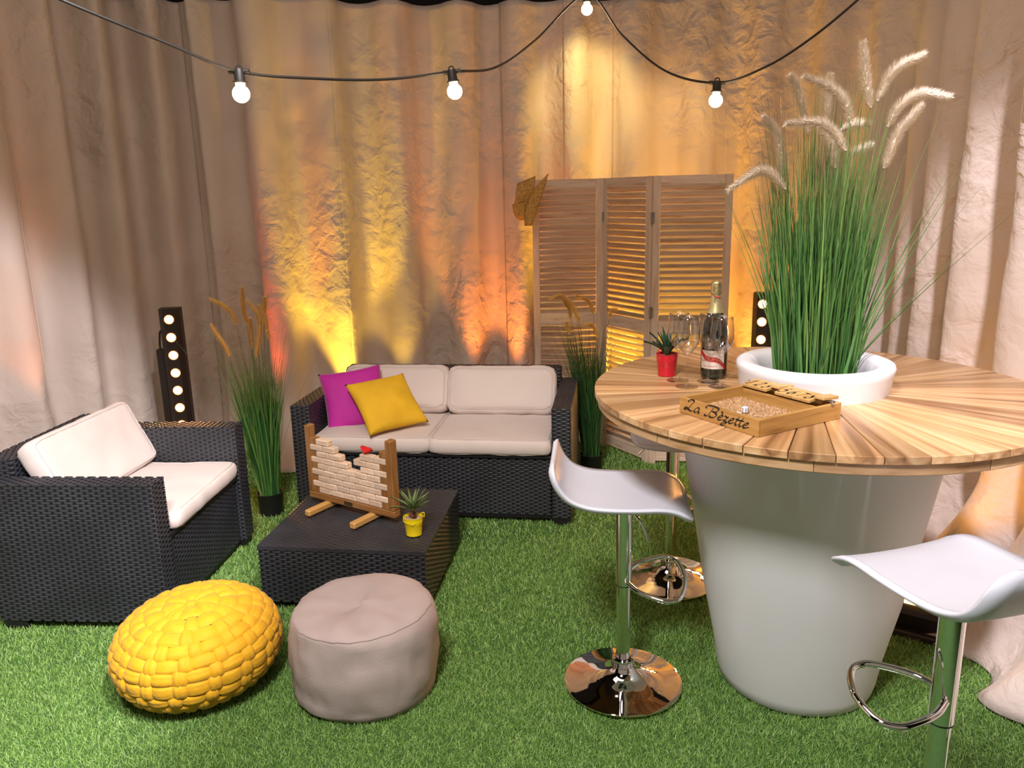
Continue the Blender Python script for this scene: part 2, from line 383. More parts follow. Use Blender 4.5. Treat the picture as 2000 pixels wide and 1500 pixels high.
# ------------------------------------------------------------------ curtains
CP = [(-3.3, 1.6), (-3.18, 2.5), (-3.0, 3.4), (-2.78, 4.2), (-2.45, 4.90), (-1.92, 5.20), (-1.42, 5.14), (-0.9, 5.36), (-0.3, 5.45), (0.3, 5.46), (0.9, 5.44), (1.5, 5.32), (1.93, 4.95), (2.12, 4.3), (2.08, 3.7), (1.98, 3.0), (1.88, 2.4), (1.84, 1.7), (1.82, 1.0)]
CR = [Vector((p.x, p.y)) for p in cat_rom([(x, y, 0) for x, y in CP], 24)]
acc = [0.0]
for i in range(1, len(CR)): acc.append(acc[-1] + (CR[i] - CR[i - 1]).length)
CLEN = acc[-1]
def curve_at(s):
    s = max(0, min(CLEN - 1e-6, s)); lo, hi = 0, len(acc) - 1
    while hi - lo > 1:
        mi = (lo + hi) // 2
        if acc[mi] <= s: lo = mi
        else: hi = mi
    t = (s - acc[lo]) / (acc[lo + 1] - acc[lo]); p = CR[lo].lerp(CR[lo + 1], t); d = (CR[lo + 1] - CR[lo]).normalized()
    return p, Vector((d.y, -d.x))      # normal points into the set
def s_of_x(x, back=True):
    for i in range(1, len(CR)):
        if CR[i].x >= x and CR[i - 1].x < x and (CR[i].y > 4.3): return acc[i]
    return 0
CTOP = 2.835
def fold(s, z):
    t = 1 - z / CTOP
    w = noise.noise(Vector((s * 0.9, z * 0.25, 3.1))) * 0.9
    f = math.sin(2 * PI * s / (0.40 if curve_at(s)[0].x > -1.9 else 0.34) + 2.0 * noise.noise(Vector((s * 0.8, z * 0.12, 9.0))) + 0.5 * w)
    f = math.copysign(abs(f) ** 0.8, f)
    amp = 0.040 + 0.06 * abs(noise.noise(Vector((s * 0.7, z * 0.2, 5.5)))) * 2 + 0.022 * t
    d = amp * f + 0.042 * noise.noise(Vector((s * 4.6, z * 0.5, 1.7))) + 0.010 * noise.noise(Vector((s * 16, z * 3.5, 7.7)))
    # diagonal drag folds in the lower half
    d += 0.020 * t * noise.noise(Vector((s * 4 + z * 2.2, z * 1.6 - s, 2.2)))
    if z < 0.55:
        k = (0.55 - z) / 0.55
        px_ = curve_at(s)[0]
        if px_.y > 4: d += 0.38 * k * k * math.exp(-((px_.x + 1.40) / 0.13) ** 2)
        if px_.y < 3.6 and px_.x > 1.5: d += 0.20 * k ** 1.5
        d += 0.07 * k * k + 0.10 * k ** 3 * max(0, noise.noise(Vector((s * 1.6, 0, 4.4))) + 0.25) * 2
    return d
def curtain(s0, s1, label, i):
    b = MB(); n = max(8, int((s1 - s0) / 0.014)); kz = 86; rows = []
    for a in range(kz + 1):
        z = CTOP * (1 - a / kz) + 0.004
        row = []
        for j in range(n + 1):
            s = s0 + (s1 - s0) * j / n
            p, nn = curve_at(s)
            d = fold(s, z)
            e = min(s - s0, s1 - s)
            # selvedges curl back a little behind the neighbour
            if s - s0 < 0.06 and i > 0: d += 0.004
            elif s1 - s < 0.05: d -= (0.05 if i == 4 else 0.0) * (1 - (s1 - s) / 0.05)
            q = p + nn * d
            row.append((q.x, q.y, z if a < kz else 0.012))
        rows.append(row)
    b.quad_grid(rows)
    o = b.build('curtain', M_CURT, None, True, None)
    sm = o.modifiers.new('thickness', 'SOLIDIFY'); sm.thickness = 0.003; sm.offset = -1
    tag(o, label, 'curtain', 'cream curtains hung around the set')
sx = [0.0, 1.25, 2.9, s_of_x(-1.98), s_of_x(-1.12), s_of_x(-0.03), s_of_x(0.36), s_of_x(0.69), s_of_x(1.40), s_of_x(1.40) + 1.6, CLEN]
CL = ['cream curtain length beside the camera on the far left, outside the lit set',
      'cream curtain at the far left, white light over its lower half, behind the armchair',
      'dim tan curtain between the left white pool of light and the lamp tower',
      'tan curtain behind the left potted grass, with a red-lit fold at its right side',
      'broad crumpled curtain behind the loveseat, yellow light at its lower left',
      'narrow curtain between the dark vertical slit and the louvred screen, pinkish',
      'narrow curtain behind the second bulb from the right, glowing yellow at the top',
      'orange lit curtain behind the right half of the louvred screen',
      'tan curtain behind the tall grass and the right lamp tower',
      'pale pinkish white curtain at the far right behind the round table']
for i in range(len(sx) - 1): curtain(sx[i], sx[i + 1] + 0.03, CL[i], i)
# black header hanging above the curtain tops
b = MB(); rows = []
for z in (CTOP - 0.03, CTOP + 0.02, 3.9):
    rows.append([tuple((curve_at(s)[0] - curve_at(s)[1] * 0.16).to_3d() + Vector((0, 0, z))) for s in [CLEN * k / 90 for k in range(91)]])
b.quad_grid(rows); o = b.build('header_drape', M_BLACK, None, False)
tag(o, 'black header drape above the top edge of the cream curtains', 'drape')

# ------------------------------------------------------------------ artificial turf
def turf():
    V = []; F = []; r = random.Random(3)
    def inside(x, y):
        return -3.0 < x < 2.0 and 1.2 < y < 5.3
    def patch(x0, x1, y0, y1, dens, wid, ln):
        n = int((x1 - x0) * (y1 - y0) * dens)
        for _ in range(n):
            x = r.uniform(x0, x1); y = r.uniform(y0, y1)
            if abs(x) > 0.70 * y + 0.25: continue
            a = r.uniform(0, 2 * PI); dx, dy = math.cos(a), math.sin(a)
            L = ln * r.uniform(0.7, 1.25); lean = r.uniform(0.2, 1.0) * L; h = math.sqrt(max(L * L - lean * lean, (0.35 * L) ** 2))
            b = len(V); w = wid * r.uniform(0.8, 1.2)
            c = r.uniform(0, 2 * PI); wx, wy = math.cos(c) * w / 2, math.sin(c) * w / 2
            V.append((x - wx, y - wy, 0)); V.append((x + wx, y + wy, 0))
            V.append((x + dx * lean * .4 + wx, y + dy * lean * .4 + wy, h * .62)); V.append((x + dx * lean * .4 - wx, y + dy * lean * .4 - wy, h * .62))
            V.append((x + dx * lean, y + dy * lean, h))
            F.append((b, b + 1, b + 2, b + 3)); F.append((b + 3, b + 2, b + 4))
    patch(-2.2, 2.0, 1.75, 2.6, 52000, 0.0017, 0.019)
    patch(-2.4, 2.0, 2.6, 3.6, 28000, 0.0022, 0.020)
    patch(-2.9, 2.0, 3.6, 5.3, 12000, 0.0032, 0.021)
    me = D.meshes.new('artificial_turf'); me.from_pydata(V, [], F); me.materials.append(M_TURF)
    o = D.objects.new('artificial_turf', me); COL.objects.link(o)
    tag(o, 'short bright green artificial grass covering the whole floor', 'artificial grass', kind='stuff')
turf()

# ------------------------------------------------------------------ rattan furniture
def weave(mb, O, U, V, w, h, cw=0.0235, rh=0.0102, hgt=0.0048):
    """basket weave: every strand that passes over is a raised arched piece"""
    O = Vector(O); U = Vector(U).normalized(); V = Vector(V).normalized(); N = U.cross(V)
    nc = max(1, round(w / cw)); nr = max(1, round(h / rh)); cw = w / nc; rh = h / nr
    ha = (0.0, 1.0, 1.0, 0.0); us = (-0.72, -0.38, 0.38, 0.72)
    for i in range(nc):
        uc = (i + 0.5) * cw
        U_ = [min(w, max(0, uc + k * cw)) for k in us]
        for j in range(nr):
            if (i + j) % 2: continue
            v0 = (j + 0.04) * rh; v1 = (j + 0.5) * rh; v2 = (j + 0.96) * rh
            b = len(mb.v)
            for k in range(4):
                base = O + U * U_[k]
                for vv, hv in ((v0, 0.25), (v1, 1.0), (v2, 0.25)):
                    mb.v.append(tuple(base + V * vv + N * (hgt * (0.12 + 0.88 * ha[k] * hv))))
            for k in range(3):
                for q in range(2):
                    a = b + k * 3 + q; mb.f.append((a, a + 3, a + 4, a + 1))
def rattan_box(mb, x0, x1, y0, y1, z0, z1, faces='FTLRK'):
    e = 0.0046; k0 = len(mb.f)
    mb.box(x0 + e, x1 - e, y0 + e, y1 - e, z0 + e, z1 - e); mb.dark = getattr(mb, 'dark', set()) | set(range(k0, len(mb.f)))  # core faces coloured darker to stand for shade in the weave gaps
    if 'F' in faces: weave(mb, (x0, y0 + e, z0), (1, 0, 0), (0, 0, 1), x1 - x0, z1 - z0)
    if 'K' in faces: weave(mb, (x1, y1 - e, z0), (-1, 0, 0), (0, 0, 1), x1 - x0, z1 - z0)
    if 'L' in faces: weave(mb, (x0 + e, y1, z0), (0, -1, 0), (0, 0, 1), y1 - y0, z1 - z0)
    if 'R' in faces: weave(mb, (x1 - e, y0, z0), (0, 1, 0), (0, 0, 1), y1 - y0, z1 - z0)
def rattan_top(mb, x0, x1, y0, y1, z, along='x'):
    e = 0.0046
    if along == 'x': weave(mb, (x0, y0, z - e), (1, 0, 0), (0, 1, 0), x1 - x0, y1 - y0, 0.0235, 0.0125)
    else: weave(mb, (x1, y0, z - e), (0, 1, 0), (-1, 0, 0), y1 - y0, x1 - x0, 0.0235, 0.0125)
def sofa_like(name, label, cat, W_, loc, rz):
    t = thing(name, label, cat, loc, rz)
    hw = W_ / 2; aw = 0.10; H = 0.617; Dp = 0.73
    for s in (-1, 1):
        b = MB(); x0, x1 = sorted((s * hw, s * (hw - aw)))
        rattan_box(b, x0, x1, 0, Dp - 0.03, 0.04, H, 'FLRK'); rattan_top(b, x0, x1, 0, Dp - 0.03, H, 'y')
        b.build('armrest', M_RAT, t, True, 50)
    b = MB(); x = hw - aw + 0.0
    rattan_box(b, -x - 0.005, x + 0.005, 0.61, Dp, 0.05, 0.685, 'FKLR'); rattan_top(b, -x, x, 0.61, Dp, 0.685, 'x')
    b.build('backrest', M_RAT, t, True, 50)
    b = MB(); rattan_box(b, -x + 0.004, x - 0.004, 0.022, 0.05, 0.045, 0.345, 'F'); b.build('front_panel', M_RAT, t, True, 50)
    b = MB(); b.box(-x, x, 0.012, 0.605, 0.350, 0.368, 0.004); b.build('seat_base', M_RATD, t, False)
    b = MB(); b.box(-x, x, 0.03, 0.05, 0.026, 0.05); b.build('bottom_rail', M_RATD, t, False)
    fm = MB(); fm.box(-0.042, 0.042, -0.045, 0.045, 0, 0.044, 0.003); me = fm.mesh('foot', M_RATD, False)
    for s in (-1, 1):
        for y in (0.055, 0.64): inst('foot', me, t, (s * (hw - 0.05), y, 0))
    return t
SOFA = ((-0.430, 3.857, 0), math.radians(-7.8)); CHAIR = ((-1.335, 3.255, 0), math.radians(85.8)); TABLE = ((-0.705, 2.935, 0), math.radians(-7.8))
sofa_like('rattan_loveseat', 'black woven rattan two seat sofa against the curtain', 'sofa', 1.45, *SOFA)
sofa_like('rattan_armchair', 'black woven rattan armchair at the left edge facing right', 'armchair', 0.868, *CHAIR)
t = thing('rattan_coffee_table', 'low square black woven rattan coffee table in front of the sofa', 'coffee table', *TABLE)
b = MB(); rattan_box(b, -0.35, 0.35, 0, 0.68, 0.04, 0.287, 'FLRK'); b.build('table_body', M_RAT, t, True, 50)
b = MB(); b.box(-0.349, 0.349, 0.001, 0.679, 0.272, 0.2865); rattan_top(b, -0.35, 0.35, 0, 0.68, 0.290, 'x'); b.build('tabletop', M_RAT, t, True, 50)
fm = MB(); fm.box(-0.035, 0.035, -0.035, 0.035, 0, 0.043, 0.003); me = fm.mesh('foot', M_RATD, False)
for sx_ in (-0.29, 0.29):
    for sy_ in (0.06, 0.62): inst('foot', me, t, (sx_, sy_, 0))

# ------------------------------------------------------------------ cushions
def local_to_world(base, p):
    (l, rz) = base; c, s = math.cos(rz), math.sin(rz)
    return (l[0] + p[0] * c - p[1] * s, l[1] + p[0] * s + p[1] * c, l[2] + p[2])
def cushion(label, name, hx, hy, hz, r, puff, loc, rot, seed, group, cat='cushion', rc=0.028):
    """box cushion: rounded plan corners, soft edges, puffed faces, piping along both rims"""
    bm = bmesh.new(); bmesh.ops.create_cube(bm, size=2.0)
    bmesh.ops.subdivide_edges(bm, edges=bm.edges[:], cuts=19, use_grid_fill=True)
    def warp(x, y, z):
        X, Y, Z = x * hx, y * hy, z * hz
        ix, iy = max(-hx + rc, min(hx - rc, X)), max(-hy + rc, min(hy - rc, Y)); dx, dy = X - ix, Y - iy; L = math.hypot(dx, dy)
        if L > 1e-9:
            m_ = max(abs(dx), abs(dy)); k = m_ / L; X, Y = ix + dx * k, iy + dy * k
        # edge rounding
        ax = max(0.0, 1 - max(0, (abs(z) * hz - (hz - r)) / r) ** 2) if abs(z) * hz > hz - r else 1
        inset = r * (1 - math.sqrt(max(0, ax))) if abs(z) * hz > hz - r else 0
        d = min(1, (hx - abs(X)) / 0.12) ; e = min(1, (hy - abs(Y)) / 0.12)
        X -= math.copysign(inset * 0.55, X) * (abs(x) ** 6); Y -= math.copysign(inset * 0.55, Y) * (abs(y) ** 6)
        Z += z * puff * (1 - x ** 4) * (1 - y ** 4)
        n = noise.noise(Vector((X * 9 + seed, Y * 9, Z * 9))) * 0.006 + noise.noise(Vector((X * 26 + seed, Y * 26, Z * 20))) * 0.0022
        Z += n * (1 if abs(z) > 0.9 else 0)
        sg = 0.004 * noise.noise(Vector((X * 14 + seed, Y * 14, 3.3)))
        if abs(z) < 0.95 and (abs(x) > 0.95 or abs(y) > 0.95):
            bul = 0.010 * (1 - z * z) + sg * 1.3
            if abs(x) > 0.95: X += math.copysign(bul, X)
            if abs(y) > 0.95: Y += math.copysign(bul, Y)
        return Vector((X, Y, Z))
    for v in bm.verts: v.co = warp(*v.co)
    me = D.meshes.new(name); bm.to_mesh(me); bm.free(); me.materials.append(M_CUSH)
    me.polygons.foreach_set('use_smooth', [True] * len(me.polygons))
    o = D.objects.new(name, me); COL.objects.link(o)
    tag(o, label, cat, group); o.location = loc; o.rotation_euler = rot
    for sg in (-1, 1):
        pts = []
        N = 14
        ring = [(-1 + 2 * k / N, -1) for k in range(N)] + [(1, -1 + 2 * k / N) for k in range(N)] + [(1 - 2 * k / N, 1) for k in range(N)] + [(-1, 1 - 2 * k / N) for k in range(N)]
        for x, y in ring:
            p = warp(x, y, sg); p.z -= sg * 0.001; pts.append(p)
        b = MB(); b.tube(pts, 0.0034, 6, closed=True); b.build('piping', M_CUSHP, o, True, None)
    return o
srz = SOFA[1]
G1 = 'cream box cushions on the rattan seats'
cushion('cream box seat cushion on the left side of the sofa, under the throw pillows', 'seat_cushion', 0.305, 0.295, 0.038, 0.014, 0.010, local_to_world(SOFA, (-0.312, 0.297, 0.412)), (0, 0, srz), 1.0, G1)
cushion('cream box seat cushion on the right side of the sofa, with nothing on it', 'seat_cushion', 0.307, 0.295, 0.038, 0.014, 0.010, local_to_world(SOFA, (0.308, 0.290, 0.412)), (0, 0, srz), 2.0, G1)
cushion('beige box back cushion on the left of the sofa, behind the throw pillows', 'back_cushion', 0.300, 0.128, 0.050, 0.03, 0.020, local_to_world(SOFA, (-0.300, 0.522, 0.585)), (math.radians(68), 0, srz), 3.0, G1, rc=0.055)
cushion('beige box back cushion on the right side of the sofa', 'back_cushion', 0.300, 0.128, 0.050, 0.03, 0.020, local_to_world(SOFA, (0.305, 0.515, 0.583)), (math.radians(68), 0, srz + 0.02), 4.0, G1, rc=0.055)
cushion('cream box seat cushion on the armchair', 'seat_cushion', 0.312, 0.290, 0.036, 0.012, 0.008, local_to_world(CHAIR, (0.015, 0.290, 0.410)), (0, 0, CHAIR[1] + 0.02), 5.0, G1)
cushion('cream box back cushion leaning in the armchair', 'back_cushion', 0.325, 0.150, 0.045, 0.012, 0.006, local_to_world(CHAIR, (0.02, 0.505, 0.590)), (math.radians(64), 0, CHAIR[1] - 0.03), 6.0, G1)

def throw_pillow(name, label, mat, c, right, up, h, thick, seed):
    """soft square pillow with pulled-out corners; centre c, in-plane axes"""
    R_, U_ = Vector(right).normalized(), Vector(up); U_ = (U_ - R_ * U_.dot(R_)).normalized(); N_ = R_.cross(U_)
    K = 26; b = MB()
    for sg in (1, -1):
        rows = []
        for i in range(K + 1):
            u = -1 + 2 * i / K; row = []
            for j in range(K + 1):
                v = -1 + 2 * j / K
                x = u * h * (1 - 0.075 * (1 - v * v)) ; y = v * h * (1 - 0.075 * (1 - u * u))
                e = max(0, (1 - u * u) * (1 - v * v))
                w = thick * e ** 0.42
                wr = noise.noise(Vector((x * 9 + seed, y * 9, sg))) * 0.012 * e ** 0.5 + noise.noise(Vector((x * 22 + seed, y * 22, sg))) * 0.004 * e ** 0.3
                edge = 1 - abs(v)
                row.append(R_ * x + U_ * y + N_ * (sg * (w + wr)))
            rows.append(row)
        b.quad_grid(rows, flip=(sg > 0))
    bm = bmesh.new(); me = D.meshes.new(name); me.from_pydata(b.v, [], b.f); bm.from_mesh(me); bmesh.ops.remove_doubles(bm, verts=bm.verts, dist=0.0008); bmesh.ops.recalc_face_normals(bm, faces=bm.faces); bm.to_mesh(me); bm.free()
    me.materials.append(mat); me.polygons.foreach_set('use_smooth', [True] * len(me.polygons))
    o = D.objects.new(name, me); COL.objects.link(o); o.location = c
    tag(o, label, 'pillow', 'throw pillows on the sofa')
    return o
def sdir(p):
    c, s = math.cos(srz), math.sin(srz); return (p[0] * c - p[1] * s, p[0] * s + p[1] * c, p[2])
throw_pillow('throw_pillow', 'magenta pink cotton throw pillow at the left end of the sofa', M_MAG, local_to_world(SOFA, (-0.475, 0.285, 0.585)), sdir((0.90, 0.36, 0.10)), sdir((-0.20, 0.42, 0.9)), 0.170, 0.055, 1.0)
throw_pillow('throw_pillow', 'mustard yellow knitted throw pillow leaning over the magenta one', M_YPIL, local_to_world(SOFA, (-0.262, 0.180, 0.588)), sdir((0.74, 0.66, 0.04)), sdir((-0.62, 0.50, 0.66)), 0.172, 0.058, 5.0)

# ------------------------------------------------------------------ poufs
def grey_pouf():
    c = (-0.530, 2.458, 0); b = MB(); n = 110; rows = []
    prof = [(0.0, 0.314), (0.05, 0.3138), (0.10, 0.3135), (0.15, 0.313), (0.19, 0.311), (0.222, 0.306), (0.232, 0.298), (0.240, 0.286), (0.246, 0.266), (0.249, 0.235), (0.251, 0.20), (0.252, 0.165), (0.252, 0.13), (0.250, 0.09), (0.247, 0.055), (0.243, 0.030), (0.236, 0.012), (0.15, 0.005), (0.0, 0.005)]
    for k, (r, z) in enumerate(prof):
        row = []
        for j in range(n):
            a = 2 * PI * j / n; x, y = math.cos(a), math.sin(a)
            side = 1 if 6 <= k <= 15 else 0
            w = noise.noise(Vector((x * 1.6, y * 1.6, z * 17))) * 0.013 * side - abs(noise.noise(Vector((x * 3, y * 3, z * 24 + x * 2)))) * 0.014 * side + 0.003 * side + noise.noise(Vector((x * 11, y * 11, 2))) * 0.0035 * (1 if k in (6, 7, 8) else 0)
            rr = r * (1 + 0.02 * math.cos(2 * a + 1)) + w
            zz = z + (noise.noise(Vector((x * r * 12, y * r * 12, 0))) * 0.016 * (1 if k < 5 else 0.2)) + 0.010 * x * (z / 0.33)
            if k < 5: zz -= 0.006 * (1 - r / 0.2)
            row.append((rr * x, rr * y, zz))
        rows.append(row)
    b.quad_grid(rows, closed_u=True, flip=True)
    t = thing('round_pouf', 'taupe canvas round pouf seat on the grass before the coffee table', 'pouf', c)
    b.build('cover', M_TAUPE, t, True, None)
    b = MB(); b.tube([Vector(p) * 1.0 + Vector((0, 0, 0.0008)) for p in rows[6]], 0.0017, 5, closed=True); b.build('seam', M_TAUPED, t, True, None)
grey_pouf()
def yellow_pouf():
    c = Vector((-1.112, 2.482, 0.160)); rxy, rz_ = 0.268, 0.150
    t = thing('knitted_pouf', 'bright yellow chunky woven round pouf beside the armchair', 'pouf', (c.x, c.y, 0))
    # slight lean towards the camera
    T = Matrix.Translation((0, 0, c.z)) @ Matrix.Rotation(0.05, 4, 'X') @ Matrix.Rotation(-0.03, 4, 'Y')
    def surf(ph, th, lift):
        # ph polar angle from top, th azimuth; superellipsoid
        cs, sn = math.cos(ph), math.sin(ph)
        r = (abs(sn) ** 0.80) * rxy; z = math.copysign(abs(cs) ** 0.92, cs) * rz_
        p = Vector((r * math.cos(th), r * math.sin(th), z)); nrm = Vector((math.cos(th) * sn * rz_, math.sin(th) * sn * rz_, cs * rxy)).normalized()
        return T @ (p + nrm * lift)
    b = MB(); rows = [[surf(PI * (0.001 + 0.998 * i / 20), 2 * PI * j / 40, -0.001) for j in range(40)] for i in range(21)]
    b.quad_grid(rows, closed_u=True, flip=True); b.build('core', M_YARND, t, True, None)
    nr = 12; cnt = 0
    for i in range(nr):
        p0, p1 = PI * (0.012 + 0.90 * i / nr), PI * (0.012 + 0.90 * (i + 1) / nr)
        pm = (p0 + p1) / 2; circ = 2 * PI * rxy * abs(math.sin(pm)) ** 0.8
        n = max(4, 2 * round(circ / 0.054 / 2))
        off = 0.37 * i
        for k in range(n):
            if cnt >= 296 and False: break
            horiz = (k + i) % 2 == 0
            wd = 2 * PI / n
            if horiz: a0, a1 = off + (k - 0.24) * wd, off + (k + 1.24) * wd; q0, q1 = max(0.02, p0 - (p1 - p0) * 0.02), p1 + (p1 - p0) * 0.02
            else: a0, a1 = off + (k + 0.10) * wd, off + (k + 0.90) * wd; q0, q1 = max(0.02, p0 - (p1 - p0) * 0.20), p1 + (p1 - p0) * 0.20
            b = MB(); rows = []
            NU, NV = (9, 9)
            for vv in range(NV):
                row = []
                for uu in range(NU):
                    fu, fv = uu / (NU - 1), vv / (NV - 1)
                    if horiz:
                        l = (math.sin(PI * fu) ** 0.6) * 0.012 - 0.005; cr = (math.sin(PI * fv) ** 0.5) * 0.010 * (0.72 if vv in (3, 5 - (k % 2) * 2) else 1.0)
                    else:
                        l = (math.sin(PI * fv) ** 0.6) * 0.013 - 0.005; cr = (math.sin(PI * fu) ** 0.5) * 0.010 * (0.72 if uu == 4 else 1.0)
                    row.append(surf(q0 + (q1 - q0) * fv, a0 + (a1 - a0) * fu, l + cr + 0.0015 * noise.noise(Vector((k * 3.1, i * 2.7, fv * 4)))))
                rows.append(row)
            b.quad_grid(rows, flip=True)
            b.build('yarn_strand', M_YARN, t, True, None); cnt += 1
    b = MB(); b.lathe([(0.024, -0.006), (0.020, 0.002), (0.010, 0.006), (0.0, 0.007)], 16, T @ Matrix.Translation((0, 0, rz_ + 0.004))); b.build('knot', M_YARN, t, True, None)
    return cnt
yellow_pouf()

# ------------------------------------------------------------------ planter bar table
TC = (0.957, 2.455, 0)
t = thing('planter_bar_table', 'high round table of radial teak planks on a white planter', 'table', TC)
b = MB(); b.lathe([(0.0, 0.0), (0.235, 0.0), (0.252, 0.012), (0.262, 0.05), (0.277, 0.15), (0.318, 0.35), (0.355, 0.58), (0.392, 0.80), (0.415, 0.93), (0.420, 0.965), (0.405, 0.968), (0.39, 0.94), (0.30, 0.94)], 72)
b.build('planter', M_POT, t, True, 50)
b = MB(); b.lathe([(0.205, 0.955), (0.216, 1.00), (0.226, 1.04), (0.234, 1.09), (0.238, 1.106), (0.234, 1.116), (0.222, 1.121), (0.196, 1.117), (0.180, 1.105), (0.172, 1.075), (0.165, 1.03), (0.160, 1.0), (0.0, 0.998)], 72)
b.build('planter_rim', M_BOWL, t, True, 50)
pk = MB(); a = math.radians(4.5); g = 0.0014; r0, r1 = 0.222, 0.690
def wedge(mb, r0, r1, ah, g, z0, z1, ch=0.002, ns=3):
    def ring(z, ins):
        P = []
        for k in range(ns + 1):
            th = -ah + 2 * ah * k / ns; P.append((r1 - ins) * 1.0 * 1j if False else (math.cos(th) * (r1 - ins), math.sin(th) * (r1 - ins)))
        Q = [(math.cos(ah) * r0, math.sin(ah) * r0), (math.cos(-ah) * r0, math.sin(-ah) * r0)]
        L = P + Q; out = []
        for (x, y) in L: out.append((x, y - math.copysign(min(abs(y), g + ins) if abs(y) > 0.4 * abs(math.sin(ah)) * x else 0, y), z))
        return out
    R = [ring(z0, 0), ring(z1 - ch, 0), ring(z1, ch)]; b0 = len(mb.v); n = len(R[0])
    for q in R: mb.v.extend(q)
    for i in range(2):
        for j in range(n): mb.f.append((b0 + i * n + j, b0 + i * n + (j + 1) % n, b0 + (i + 1) * n + (j + 1) % n, b0 + (i + 1) * n + j))
    mb.f.append(tuple(b0 + 2 * n + j for j in range(n))); mb.f.append(tuple(b0 + j for j in reversed(range(n))))
wedge(pk, r0, r1, a, g, 1.010, 1.030)
pme = pk.mesh('plank', M_PLANK, False)
for k in range(40): inst('plank', pme, t, (0, 0, 0), (0, 0, math.radians(-88 + 4.5 + 9 * k)))
rg = MB(); n = 10; o_, i_, zt, zb = 0.680, 0.612, 1.0095, 0.977
for (ra, rb, flip) in ((o_, o_, 0),): pass
rows = []
for (r, z) in ((i_, zb), (o_ - 0.003, zb), (o_, zb + 0.003), (o_, zt), (i_, zt)):
    rows.append([(r * math.cos(math.radians(-17.93 + 35.86 * k / n)), r * math.sin(math.radians(-17.93 + 35.86 * k / n)), z) for k in range(n + 1)])
rg.quad_grid(rows, closed_v=True)
rme = rg.mesh('edge_segment', M_RING, False)
for k in range(10): inst('edge_segment', rme, t, (0, 0, 0), (0, 0, math.radians(-110 + 18 + 36 * k)))
# cross battens carrying the top on the planter
for k in range(4):
    b = MB(); b.box(0.24, 0.64, -0.03, 0.03, 0.967, 1.0095, 0.002); b.build('support_batten', M_RING, t, False, rot=(0, 0, math.radians(45 + 90 * k)))

